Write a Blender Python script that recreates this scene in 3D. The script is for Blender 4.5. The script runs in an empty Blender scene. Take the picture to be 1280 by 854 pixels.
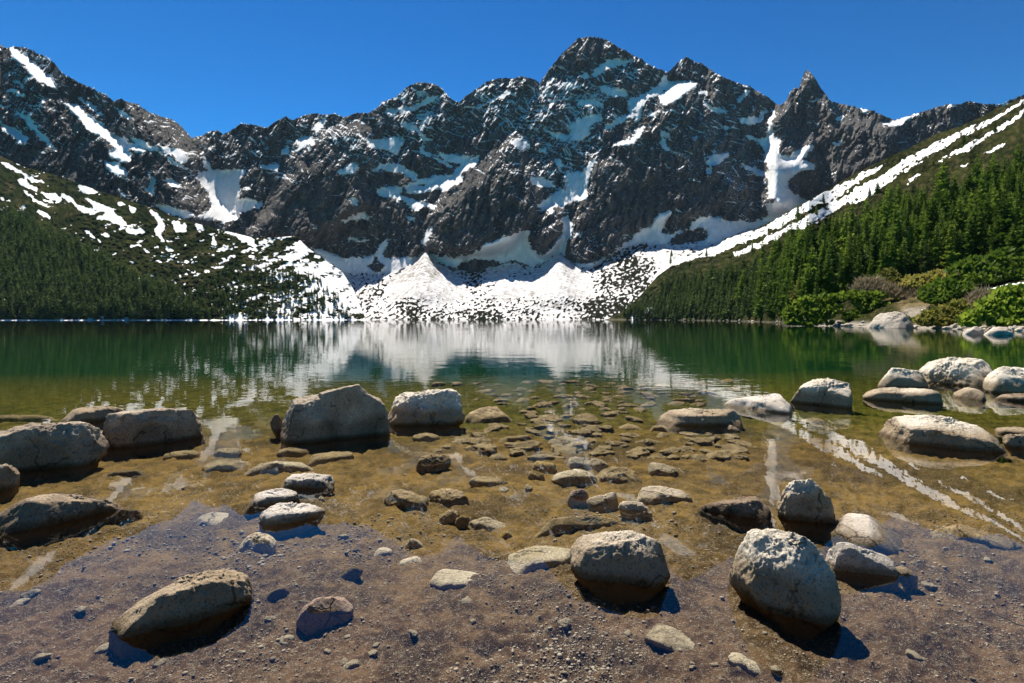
import bpy, bmesh, math, random
import numpy as np
from mathutils import Vector

random.seed(7)
rng = np.random.default_rng(7)
scene = bpy.context.scene
col = scene.collection
F, CX, YH, H = 711.0, 640.0, 398.5, 1.3        # focal length and horizon in photo pixels, eye height in metres
SUN_EL, SUN_AZ = math.radians(57), math.radians(-20)

# ---------------------------------------------------------------- noise
_perm = np.random.default_rng(3).permutation(256)
_perm = np.concatenate([_perm, _perm, _perm])
_g3 = np.random.default_rng(4).normal(size=(256, 3)); _g3 /= np.linalg.norm(_g3, axis=1)[:, None]

def pn(x, y, z=0.0):
    x, y, z = np.broadcast_arrays(np.asarray(x, float), np.asarray(y, float), np.asarray(z, float))
    xi, yi, zi = np.floor(x).astype(int), np.floor(y).astype(int), np.floor(z).astype(int)
    xf, yf, zf = x - xi, y - yi, z - zi
    u, v, w = [t * t * t * (t * (t * 6 - 15) + 10) for t in (xf, yf, zf)]
    def g(i, j, k):
        h = _perm[_perm[_perm[(xi + i) & 255] + ((yi + j) & 255)] + ((zi + k) & 255)]
        G = _g3[h]
        return G[..., 0] * (xf - i) + G[..., 1] * (yf - j) + G[..., 2] * (zf - k)
    def L(a, b, t): return a + t * (b - a)
    return 1.6 * L(L(L(g(0,0,0), g(1,0,0), u), L(g(0,1,0), g(1,1,0), u), v),
                   L(L(g(0,0,1), g(1,0,1), u), L(g(0,1,1), g(1,1,1), u), v), w)

def fbm(x, y, z=0.0, o=4, ridged=False, gain=0.5):
    s, a, f = 0.0, 1.0, 1.0
    for i in range(o):
        n = pn(np.asarray(x) * f + 17.3 * i, np.asarray(y) * f + 5.1 * i, np.asarray(z) * f + 3.7 * i)
        s = s + a * ((0.5 - 2 * np.abs(n)) if ridged else n)
        a *= gain; f *= 2.03
    return s

def sst(a, b, x):
    t = np.clip((x - a) / (b - a), 0, 1); return t * t * (3 - 2 * t)

def blur(m, r):
    if r < 0.5: return m
    k = np.exp(-0.5 * (np.arange(-int(3 * r), int(3 * r) + 1) / r) ** 2); k /= k.sum(); n = len(k) // 2
    p = np.pad(m, n, mode='edge')
    p = sum(k[i] * p[i:i + m.shape[0], :] for i in range(len(k)))
    return sum(k[i] * p[:, i:i + m.shape[1]] for i in range(len(k)))

def inpoly(X, Y, pts):
    r = np.zeros(X.shape, bool); n = len(pts)
    if X.ndim == 2 and X.size > 10000:                          # only look near the polygon
        xs, ys = [q[0] for q in pts], [q[1] for q in pts]
        a0, a1 = max(0, int(min(ys) - GY0 - 14)), min(X.shape[0], int(max(ys) - GY0 + 15)); b0, b1 = max(0, int(min(xs) - GX0 - 14)), min(X.shape[1], int(max(xs) - GX0 + 15))
        if a1 > a0 and b1 > b0 and (a1 - a0) * (b1 - b0) > 10000: r[a0:a1, b0:b1] = _inp(X[a0:a1, b0:b1], Y[a0:a1, b0:b1], pts)
        elif a1 > a0 and b1 > b0: r[a0:a1, b0:b1] = _inp(X[a0:a1, b0:b1], Y[a0:a1, b0:b1], pts)
        return r
    return _inp(X, Y, pts)

def _inp(X, Y, pts):
    r = np.zeros(X.shape, bool); n = len(pts)
    for i in range(n):
        (x1, y1), (x2, y2) = pts[i], pts[(i + 1) % n]
        if y1 == y2: continue
        c = ((y1 > Y) != (y2 > Y)) & (X < (x2 - x1) * (Y - y1) / (y2 - y1) + x1)
        r ^= c
    return r

# ---------------------------------------------------------------- mesh and tagging helpers
def mk(name, V, Fc, mat=None, attrs=None, parent=None, smooth=True, loc=None):
    """link ONE mesh object; V (n,3) array, Fc (m,3|4) array"""
    me = bpy.data.meshes.new(name)
    V = np.asarray(V, np.float32); Fc = np.asarray(Fc, np.int32); k = Fc.shape[1]
    me.vertices.add(len(V)); me.vertices.foreach_set('co', V.ravel())
    me.loops.add(Fc.size); me.loops.foreach_set('vertex_index', Fc.ravel())
    me.polygons.add(len(Fc))
    me.polygons.foreach_set('loop_start', np.arange(0, Fc.size, k, dtype=np.int32))
    me.polygons.foreach_set('loop_total', np.full(len(Fc), k, np.int32))
    me.polygons.foreach_set('use_smooth', np.full(len(Fc), smooth))
    for a, v in (attrs or {}).items():
        at = me.attributes.new(a, 'FLOAT', 'POINT'); at.data.foreach_set('value', np.asarray(v, np.float32).ravel())
    me.update(calc_edges=True); me.validate()
    if mat: me.materials.append(mat)
    o = bpy.data.objects.new(name, me); col.objects.link(o)
    if loc is not None: o.location = loc
    if parent: o.parent = parent
    return o

def tag(o, label=None, cat=None, group=None, kind=None):
    if label: o['label'] = label
    if cat: o['category'] = cat
    if group: o['group'] = group
    if kind: o['kind'] = kind
    return o

def grid_faces(r, c):
    i = np.arange(r * c).reshape(r, c)
    return np.stack([i[:-1, :-1], i[:-1, 1:], i[1:, 1:], i[1:, :-1]], -1).reshape(-1, 4)

# ---------------------------------------------------------------- materials
def newmat(name):
    m = bpy.data.materials.new(name); m.use_nodes = True
    nt = m.node_tree; nt.nodes.clear()
    return m, nt, (lambda t, **k: _node(nt, t, k)), (lambda a, b: nt.links.new(a, b))

def _node(nt, t, k):
    n = nt.nodes.new(t)
    for a, v in k.items():
        if a.startswith('i_'):
            key = a[2:]; key = int(key) if key.isdigit() else key.replace('_', ' ')
            n.inputs[key].default_value = v
        else: setattr(n, a, v)
    return n

class MB:
    """small node-graph writer"""
    def __init__(s, name, rough=0.9, spec=0.2):
        s.m, s.nt, s.N, s.L = newmat(name)
        s.out = s.N('ShaderNodeOutputMaterial'); s.b = s.N('ShaderNodeBsdfPrincipled')
        s.b.inputs['Roughness'].default_value = rough; s.b.inputs['Specular IOR Level'].default_value = spec
        s.L(s.b.outputs[0], s.out.inputs[0])
        s.tc = s.N('ShaderNodeTexCoord'); s.geo = s.N('ShaderNodeNewGeometry')
        s.obj = s.tc.outputs['Object']; s.pos = s.geo.outputs['Position']
    def noise(s, vec, scale, detail=4, rough=.55, dist=0.0, stretch=None):
        if stretch:
            mp = s.N('ShaderNodeMapping'); mp.inputs['Scale'].default_value = stretch; s.L(vec, mp.inputs[0]); vec = mp.outputs[0]
        n = s.N('ShaderNodeTexNoise'); n.inputs['Scale'].default_value = scale; n.inputs['Detail'].default_value = detail
        n.inputs['Roughness'].default_value = rough; n.inputs['Distortion'].default_value = dist
        s.L(vec, n.inputs['Vector']); return n.outputs['Fac']
    def voro(s, vec, scale, feature='F1', out='Distance'):
        n = s.N('ShaderNodeTexVoronoi'); n.feature = feature; n.inputs['Scale'].default_value = scale
        s.L(vec, n.inputs['Vector']); return n.outputs[out]
    def rng(s, v, a, b, c=0.0, d=1.0, smooth=True):
        n = s.N('ShaderNodeMapRange'); n.interpolation_type = 'SMOOTHSTEP' if smooth else 'LINEAR'
        n.inputs['From Min'].default_value = a; n.inputs['From Max'].default_value = b
        n.inputs['To Min'].default_value = c; n.inputs['To Max'].default_value = d
        s.L(v, n.inputs['Value']); return n.outputs[0]
    def math(s, op, a, b=None):
        n = s.N('ShaderNodeMath'); n.operation = op
        for i, v in enumerate((a, b)):
            if v is None: continue
            if isinstance(v, (int, float)): n.inputs[i].default_value = v
            else: s.L(v, n.inputs[i])
        return n.outputs[0]
    def mix(s, f, a, b, mode='MIX'):
        n = s.N('ShaderNodeMix'); n.data_type = 'RGBA'; n.blend_type = mode
        for i, v in ((0, f), (6, a), (7, b)):
            if isinstance(v, (int, float)): n.inputs[i].default_value = v
            elif isinstance(v, tuple): n.inputs[i].default_value = (*v, 1)
            else: s.L(v, n.inputs[i])
        return n.outputs[2]
    def attr(s, name):
        n = s.N('ShaderNodeAttribute'); n.attribute_name = name; return n.outputs['Fac']
    def sep(s, v):
        n = s.N('ShaderNodeSeparateXYZ'); s.L(v, n.inputs[0]); return n.outputs
    def bump(s, h, strength, dist, prev=None):
        n = s.N('ShaderNodeBump'); n.inputs['Strength'].default_value = strength; n.inputs['Distance'].default_value = dist
        s.L(h, n.inputs['Height'])
        if prev is not None: s.L(prev, n.inputs['Normal'])
        return n.outputs[0]
    def done(s, color, normal=None, rough=None):
        s.L(color, s.b.inputs['Base Color'])
        if normal is not None: s.L(normal, s.b.inputs['Normal'])
        if rough is not None: s.L(rough, s.b.inputs['Roughness'])
        return s.m

def mat_mountain():
    g = MB('mountain_rock_and_snow', 1.0, 0.0)
    n1 = g.noise(g.pos, .012, 6, .6); n2 = g.noise(g.pos, .07, 7, .7, .4, stretch=(1, 1, .35)); n3 = g.noise(g.pos, .4, 5, .72)
    c = g.mix(g.rng(n1, .35, .65), (.042, .045, .052), (.105, .099, .095))
    c = g.mix(g.rng(n2, .38, .68), c, (.18, .165, .148))
    c = g.mix(g.math('MULTIPLY', g.rng(n3, .55, .75), .55), c, (.03, .03, .032))
    c = g.mix(g.math('MULTIPLY', g.attr('green'), g.rng(n3, .22, .45)), c, (.013, .015, .008))
    sn = g.math('ADD', g.attr('snow'), g.math('MULTIPLY', g.math('SUBTRACT', n3, .5), .5))
    f = g.rng(sn, .42, .58)
    snow = g.mix(g.rng(n2, .3, .7), (.84, .84, .85), (.68, .67, .66))
    dirt = g.math('MULTIPLY', g.attr('dirt'), g.rng(g.noise(g.pos, .12, 7, .72, .6), .36, .62))
    snow = g.mix(dirt, snow, (.20, .175, .145))
    c = g.mix(f, c, snow)
    h = g.math('ADD', g.math('MULTIPLY', n2, 1.0), g.math('MULTIPLY', n3, .6))
    bn = g.bump(g.math('MULTIPLY', h, g.math('SUBTRACT', 1.0, g.math('MULTIPLY', f, .9))), 1.0, 4.0)
    return g.done(c, bn)

def mat_slope():
    g = MB('slope_scrub_and_snow', 1.0, 0.0)
    n1 = g.noise(g.pos, .03, 5, .6); n2 = g.noise(g.pos, .35, 5, .65); n3 = g.noise(g.pos, 1.6, 4, .7)
    c = g.mix(g.rng(n1, .35, .65), (.014, .020, .008), (.038, .044, .014))
    c = g.mix(g.rng(n2, .45, .7), c, (.012, .02, .008))
    c = g.mix(g.math('MULTIPLY', g.attr('dry'), g.rng(n2, .3, .6)), c, (.20, .15, .075))
    c = g.mix(g.math('MULTIPLY', g.attr('stone'), g.rng(n3, .3, .5)), c, (.36, .32, .27))
    sn = g.math('ADD', g.attr('snow'), g.math('MULTIPLY', g.math('SUBTRACT', n2, .5), .9))
    f = g.rng(sn, .44, .56)
    c = g.mix(f, c, g.mix(n1, (.88, .88, .88), (.78, .77, .75)))
    h = g.math('MULTIPLY', g.math('ADD', n2, g.math('MULTIPLY', n3, .5)), g.math('SUBTRACT', 1.0, g.math('MULTIPLY', f, .85)))
    un = g.rng(g.sep(g.pos)[2], -.25, -.02, 1, 0)
    c = g.mix(un, c, (.03, .038, .010))
    return g.done(c, g.bump(h, 1.0, 1.6))

def mat_rock(name, light, dark, lichen, rough=.85, wet=True, speck=.55, streak=None, shade_stain=.85):
    g = MB(name, rough, .10)
    oi = g.N('ShaderNodeObjectInfo')
    off = g.N('ShaderNodeVectorMath'); off.operation = 'ADD'
    sc = g.N('ShaderNodeVectorMath'); sc.operation = 'SCALE'; sc.inputs[0].default_value = (13, 7, 5)
    g.L(oi.outputs['Random'], sc.inputs['Scale']); g.L(g.obj, off.inputs[0]); g.L(sc.outputs[0], off.inputs[1])
    v = off.outputs[0]
    n1 = g.noise(v, 3.2, 6, .62); n2 = g.noise(v, 17, 6, .7); n3 = g.noise(v, 75, 4, .75); n4 = g.noise(v, 230, 3, .7)
    c = g.mix(g.rng(n1, .32, .66), light, dark)
    c = g.mix(g.math('MULTIPLY', g.rng(n2, .56, .68), speck), c, lichen)
    c = g.mix(g.math('MULTIPLY', g.rng(n3, .53, .63), .75), c, tuple(x * .35 for x in dark))
    c = g.mix(g.math('MULTIPLY', g.rng(n3, .28, .42, 1, 0), .45), c, tuple(min(.8, x * 1.35) for x in light))
    c = g.mix(g.math('MULTIPLY', g.rng(n4, .58, .7), .45), c, (.04, .036, .03))
    dv = g.N('ShaderNodeVectorMath'); dv.operation = 'ADD'; nv = g.N('ShaderNodeTexNoise'); nv.inputs['Scale'].default_value = 4.0; nv.inputs['Detail'].default_value = 5
    ns = g.N('ShaderNodeVectorMath'); ns.operation = 'SCALE'; ns.inputs['Scale'].default_value = .35
    g.L(v, nv.inputs['Vector']); g.L(nv.outputs['Color'], ns.inputs[0]); g.L(v, dv.inputs[0]); g.L(ns.outputs[0], dv.inputs[1])
    crk = g.rng(g.voro(dv.outputs[0], 2.6, 'DISTANCE_TO_EDGE'), .0, .018, 1, 0)
    crk = g.math('MULTIPLY', crk, g.rng(n1, .46, .56))
    c = g.mix(g.math('MULTIPLY', crk, .8), c, tuple(x * .3 for x in dark))
    if streak:
        w = g.noise(v, 5, 6, .7, 1.2, stretch=streak)
        c = g.mix(g.math('MULTIPLY', g.rng(w, .5, .58), .6), c, tuple(x * .4 for x in dark))
    bm = g.bump(g.math('ADD', g.math('MULTIPLY', n2, .9), g.math('MULTIPLY', n3, .6)), .8, .035)
    bm = g.bump(n4, .5, .006, bm)
    bm = g.bump(g.math('SUBTRACT', 1.0, crk), .8, .02, bm)
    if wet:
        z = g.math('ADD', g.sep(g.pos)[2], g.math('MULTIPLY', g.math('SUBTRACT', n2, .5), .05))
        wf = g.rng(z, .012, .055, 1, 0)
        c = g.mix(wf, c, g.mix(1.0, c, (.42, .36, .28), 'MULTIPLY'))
        st = g.rng(g.math('ADD', g.sep(g.pos)[2], g.math('ADD', g.math('MULTIPLY', g.math('SUBTRACT', n1, .5), -.16), g.math('MULTIPLY', g.math('SUBTRACT', n2, .5), .12))), .12, .27, 1, 0)   # lower faces darkened: shade of the fronts painted in, with some waterline staining
        c = g.mix(g.math('MULTIPLY', st, shade_stain), c, g.mix(1.0, c, (.44, .36, .265), 'MULTIPLY'))
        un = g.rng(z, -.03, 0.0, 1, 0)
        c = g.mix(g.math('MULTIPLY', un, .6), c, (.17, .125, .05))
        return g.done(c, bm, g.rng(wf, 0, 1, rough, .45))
    return g.done(c, bm)

def mat_bed():
    g = MB('lake_bed', 1.0, 0.0)
    p = g.sep(g.pos); X, Y, Z = p[0], p[1], p[2]
    n1 = g.noise(g.pos, .9, 5, .6); n2 = g.noise(g.pos, 6, 6, .65); n3 = g.noise(g.pos, 42, 5, .7); n4 = g.noise(g.pos, 190, 3, .7)
    wob = g.math('ADD', Y, g.math('MULTIPLY', g.math('SUBTRACT', n1, .5), 2.4))
    near = g.mix(g.rng(n2, .35, .65), (.064, .038, .021), (.135, .082, .046))
    near = g.mix(g.math('MULTIPLY', g.rng(g.noise(g.pos, 2.3, 7, .68, .5), .48, .62), .8), near, (.024, .017, .014))
    gold = g.mix(g.rng(n2, .34, .66), (.080, .051, .015), (.215, .132, .038))
    gold = g.mix(g.math('MULTIPLY', g.rng(n1, .48, .62), .8), gold, (.055, .036, .017))
    olive = g.mix(g.rng(n2, .35, .65), (.042, .042, .008), (.120, .104, .020))
    deep = (.004, .034, .012)
    near = g.mix(g.attr('silt'), near, (.030, .021, .017))
    c = g.mix(g.rng(wob, 2.0, 4.2), near, gold)
    c = g.mix(g.rng(wob, 5.5, 8.5), c, olive)
    c = g.mix(g.rng(wob, 9.5, 19), c, deep)
    grit = g.math('MULTIPLY', g.rng(g.math('ADD', g.math('MULTIPLY', n3, .5), g.math('MULTIPLY', n4, .5)), .515, .60), g.rng(Y, 3.5, 9, 1, 0))
    c = g.mix(g.math('MULTIPLY', grit, .68), c, (.44, .36, .28))
    c = g.mix(g.math('MULTIPLY', g.rng(n3, .5, .64), .5), c, g.mix(1.0, c, (.3, .28, .25), 'MULTIPLY'))
    bm = g.bump(g.math('ADD', n2, g.math('MULTIPLY', n3, .5)), .9, .035)
    bm = g.bump(n4, .7, .005, bm)
    return g.done(c, bm)

def mat_water():
    m, nt, N, L = newmat('lake_water')
    g = MB.__new__(MB); g.m, g.nt, g.N, g.L = m, nt, N, L
    out = N('ShaderNodeOutputMaterial'); geo = N('ShaderNodeNewGeometry'); pos = geo.outputs['Position']
    Y = g.sep(pos)[1]
    a = g.noise(pos, 2.6, 3, .5, .3, stretch=(1, 1.25, 1)); b = g.noise(pos, .55, 3, .5, stretch=(1, 1.5, 1)); patch = g.noise(pos, .06, 3, .5, stretch=(.4, 1.3, 1))
    amp = g.math('MULTIPLY', g.rng(Y, 2.5, 14, .08, 1.0), g.rng(patch, .4, .62, .55, 1.0))
    h = g.math('MULTIPLY', g.math('ADD', g.math('MULTIPLY', a, .0034), g.math('MULTIPLY', b, .0080)), amp)
    bn = g.bump(h, 1.0, 1.0)
    fr = N('ShaderNodeFresnel'); fr.inputs['IOR'].default_value = 1.333; L(bn, fr.inputs['Normal'])
    gl = N('ShaderNodeBsdfGlossy'); gl.inputs['Roughness'].default_value = .0; L(bn, gl.inputs['Normal'])
    tr = N('ShaderNodeBsdfTransparent'); tr.inputs[0].default_value = (.96, .98, .95, 1)
    mx = N('ShaderNodeMixShader'); L(fr.outputs[0], mx.inputs[0]); L(tr.outputs[0], mx.inputs[1]); L(gl.outputs[0], mx.inputs[2])
    L(mx.outputs[0], out.inputs[0])
    return m

def mat_leaf(name, a, b, scale, tr=.25):
    g = MB(name, .75, .15)
    oi = g.N('ShaderNodeObjectInfo')
    n = g.noise(g.obj, scale, 3, .6)
    c = g.mix(g.rng(n, .3, .7), a, b)
    hs = g.N('ShaderNodeHueSaturation'); g.L(c, hs.inputs['Color'])
    g.L(g.rng(oi.outputs['Random'], 0, 1, .5, 1.65, False), hs.inputs['Value'])
    g.L(g.rng(oi.outputs['Random'], 0, 1, .515, .478, False), hs.inputs['Hue'])
    g.L(hs.outputs[0], g.b.inputs['Base Color'])
    t = g.N('ShaderNodeBsdfTranslucent'); g.L(hs.outputs[0], t.inputs[0])
    mx = g.N('ShaderNodeMixShader'); mx.inputs[0].default_value = tr
    g.L(g.b.outputs[0], mx.inputs[1]); g.L(t.outputs[0], mx.inputs[2]); g.L(mx.outputs[0], g.out.inputs[0])
    return g.m

def mat_plain(name, a, b, scale):
    g = MB(name, .9, .1)
    return g.done(g.mix(g.rng(g.noise(g.obj, scale, 4, .6), .3, .7), a, b))

M_MOUNT, M_SLOPE, M_BED, M_WATER = mat_mountain(), mat_slope(), mat_bed(), mat_water()
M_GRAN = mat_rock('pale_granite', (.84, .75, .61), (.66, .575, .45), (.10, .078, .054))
M_WHITE = mat_rock('white_granite', (.80, .74, .66), (.60, .54, .46), (.16, .13, .10), speck=.35, shade_stain=.25)
M_BROWN = mat_rock('brown_granite', (.58, .475, .355), (.33, .26, .19), (.08, .06, .042), speck=.5, shade_stain=.6)
M_SUNK = mat_rock('sunken_stone', (.46, .345, .19), (.25, .18, .095), (.07, .052, .028), wet=False, speck=.45)
M_PINK = mat_rock('pinkish_sunken_stone', (.52, .38, .29), (.33, .235, .175), (.10, .07, .05), wet=False, speck=.3)
M_YELL = mat_rock('ochre_stone', (.46, .33, .12), (.28, .18, .06), (.10, .07, .03), wet=False, speck=.3)
M_PALE = mat_rock('pale_sunken_stone', (.62, .52, .38), (.40, .32, .22), (.10, .08, .055), wet=False, speck=.35)
M_STRI = mat_rock('streaked_stone', (.56, .46, .33), (.33, .26, .17), (.08, .06, .04), wet=False, speck=.3, streak=(1.2, 5.5, 2))
M_SHORE = mat_rock('shore_stone', (.60, .53, .44), (.40, .34, .27), (.12, .10, .08), wet=False, speck=.3)
M_PEB = mat_plain('pebble_grit', (.11, .085, .066), (.40, .34, .27), 9.0)
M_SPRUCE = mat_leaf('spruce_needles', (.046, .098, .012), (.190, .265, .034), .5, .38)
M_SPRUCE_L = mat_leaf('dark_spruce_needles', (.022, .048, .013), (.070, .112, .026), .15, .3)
M_SPRUCE_P = mat_leaf('yellowish_spruce_needles', (.075, .095, .022), (.12, .14, .035), .5)
M_BUSH = mat_leaf('dwarf_pine_needles', (.075, .135, .014), (.185, .250, .028), .6, .42)
M_BUSH_Y = mat_leaf('yellow_green_leaves', (.15, .165, .028), (.25, .225, .055), .6, .4)
M_DRY = mat_leaf('dry_twigs', (.22, .175, .10), (.34, .275, .165), .6)
M_BARK = mat_plain('bark', (.06, .045, .032), (.11, .085, .06), 3.0)
# ---------------------------------------------------------------- traced shapes (photo pixels; V(ox,oy) reads 4x enlargements)
def V(ox, oy, pts): return [(ox + x / 3.99, oy + y / 3.99) for x, y in pts]

SKY = [(-330,-60),(-160,10),(-60,40),(0,55),(8,60),(15,58),(25,58),(35,60),(45,66),(60,71),(70,81),(78,91),(90,98),(110,108),(128,116),(143,126),(150,123),(163,128),(173,131),(185,139),(200,145),(213,148),(223,154),(233,165),(239,172),(253,169),(263,163),(274,163),(279,168),(288,163),(301,154),(320,156),
(333,160),(345,151),(358,145),(365,150),(378,145),(393,141),(405,143),(420,142),(430,146),(445,141),(460,141),(470,136),(480,126),(495,121),(508,109),(520,103),(533,103),(546,106),(553,111),(563,123),(573,128),(581,121),(596,110),(611,101),(623,97),(640,98),
(652,95),(667,98),(675,105),(683,91),(693,78),(705,64),(715,55),(723,47),(740,46),(758,49),(770,57),(785,65),(800,73),(815,83),(835,90),(840,85),(850,76),(858,71),(866,75),(880,81),(890,88),(900,94),(916,101),(931,106),(938,108),(946,113),(960,121),
(970,129),(975,131),(983,126),(988,115),(993,109),(998,111),(1001,103),(1005,91),(1009,87),(1014,91),(1020,99),(1025,108),(1033,119),(1038,126),(1048,129),(1060,131),(1073,135),(1090,138),(1103,143),(1115,149),(1125,148),(1140,143),(1158,138),(1173,133),(1188,130),(1201,130),(1208,126),(1221,128),(1231,130),(1246,131),(1256,128),(1268,123),(1280,118),(1440,80),(1620,40)]
a, b, c, d, e5, f6, g7, h8 = (0,40), (320,40), (640,40), (960,40), (0,200), (320,200), (640,200), (960,200)
SNOW_L = [  # sunlit snow lying on gentler ground
(a,[(30,80),(70,75),(110,105),(170,150),(210,190),(270,230),(300,285),(240,265),(210,235),(215,265),(160,225),(130,165),(95,150),(60,120)]),
(a,[(255,295),(300,330),(350,360),(390,370),(450,420),(520,470),(600,530),(680,560),(745,595),(690,600),(650,580),(600,590),(560,560),(520,530),(480,510),(430,480),(400,440),(370,410),(330,370)]),
(a,[(370,300),(420,345),(480,385),(540,430),(500,420),(440,375),(400,345)]),
(a,[(540,590),(600,580),(660,610),(640,650),(590,640),(550,620)]),
(a,[(500,630),(530,650),(590,650),(630,690),(640,725),(580,710),(530,680)]),
(a,[(0,445),(50,475),(100,500),(135,540),(110,570),(60,520),(0,485)]),
(a,[(0,355),(40,365),(60,385),(0,365)]),
(a,[(800,735),(860,730),(920,775),(860,770)]),
(e5,[(1010,120),(1050,140),(1100,190),(1150,260),(1195,265),(1190,290),(1130,310),(1090,345),(1110,300),(1040,295),(960,295),(1020,270),(1060,235),(1045,180)]),
(e5,[(700,135),(730,150),(740,165),(715,155)]),
(b,[(270,490),(350,425),(355,430),(320,480),(310,500),(290,495)]),(b,[(210,540),(270,515),(300,555),(240,570),(205,590)]),(b,[(130,590),(165,565),(160,610),(130,615)]),(b,[(0,675),(60,665),(115,660),(115,695),(60,685)]),
(b,[(640,395),(665,378),(705,400),(700,420),(660,415)]),
(b,[(690,435),(760,470),(830,520),(890,545),(830,540),(810,510),(760,485)]),
(b,[(820,580),(840,530),(850,540),(830,590),(880,610),(930,640),(990,680),(980,690),(1030,660),(1080,640),(1130,595),(1110,640),(1060,690),(1020,700),(1030,740),(940,800),(930,790),(900,780),(820,800),(740,800),(770,750),(850,770),(900,740),(970,720),(1000,690),(940,665),(900,640),(860,620),(810,605)]),
(f6,[(640,190),(700,170),(760,190),(840,210),(900,230),(890,265),(850,230),(790,250),(740,210),(690,190)]),
(b,[(490,470),(505,475),(545,530),(530,535)]),
(b,[(1100,375),(1180,330),(1277,290),(1277,305),(1200,340),(1120,378)]),
(c,[(770,245),(850,245),(930,255),(920,275),(870,300),(820,340),(760,370),(730,335),(760,310)]),
(c,[(830,150),(845,145),(840,175),(820,180)]),(c,[(660,430),(700,405),(740,395),(720,415),(680,430)]),
(c,[(490,570),(540,545),(600,525),(640,470),(665,470),(640,520),(600,560),(540,565)]),
(c,[(760,500),(800,530),(840,540),(800,540)]),(c,[(930,335),(1000,370),(1090,410),(1020,400),(960,375)]),(c,[(920,285),(970,300),(970,320),(930,300)]),
(c,[(960,690),(1000,675),(980,715)]),(c,[(1180,460),(1230,430),(1250,395),(1275,395),(1250,440),(1200,465)]),
(c,[(1250,580),(1277,560),(1277,650),(1260,630)]),(c,[(1135,660),(1200,680),(1277,700),(1277,725),(1220,710),(1160,685)]),
(c,[(120,400),(200,355),(310,280),(220,350),(150,395)]),(c,[(310,840),(350,790),(385,815),(350,850)]),
(g7,[(310,190),(360,150),(385,180),(350,210)]),(g7,[(170,250),(200,245),(210,265),(180,265)]),(g7,[(280,390),(320,365),(370,360),(320,380)]),
(f6,[(400,310),(460,295),(530,260),(580,300),(520,295),(440,310)]),(f6,[(0,220),(35,205),(20,240),(0,245)]),(f6,[(270,325),(300,318),(325,330),(290,334)]),
(d,[(0,510),(40,510),(60,540),(50,600),(60,620),(110,610),(170,580),(240,555),(225,600),(190,610),(160,640),(190,650),(230,620),(200,650),(260,670),(180,690),(120,720),(95,770),(110,790),(180,840),(200,854),(30,854),(35,820),(90,815),(95,740),(60,690),(0,655)]),
(h8,[(30,180),(90,180),(150,200),(200,210),(110,255),(60,210)]),
(d,[(320,435),(380,415),(385,430),(340,450)]),(d,[(465,385),(505,390),(485,415)]),(d,[(550,455),(620,445),(700,420),(790,392),(720,430),(660,470),(600,470)]),
(d,[(860,365),(910,365),(880,372)]),(d,[(940,380),(970,380),(960,390)]),(d,[(1130,360),(1220,350),(1180,372)])]
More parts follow.
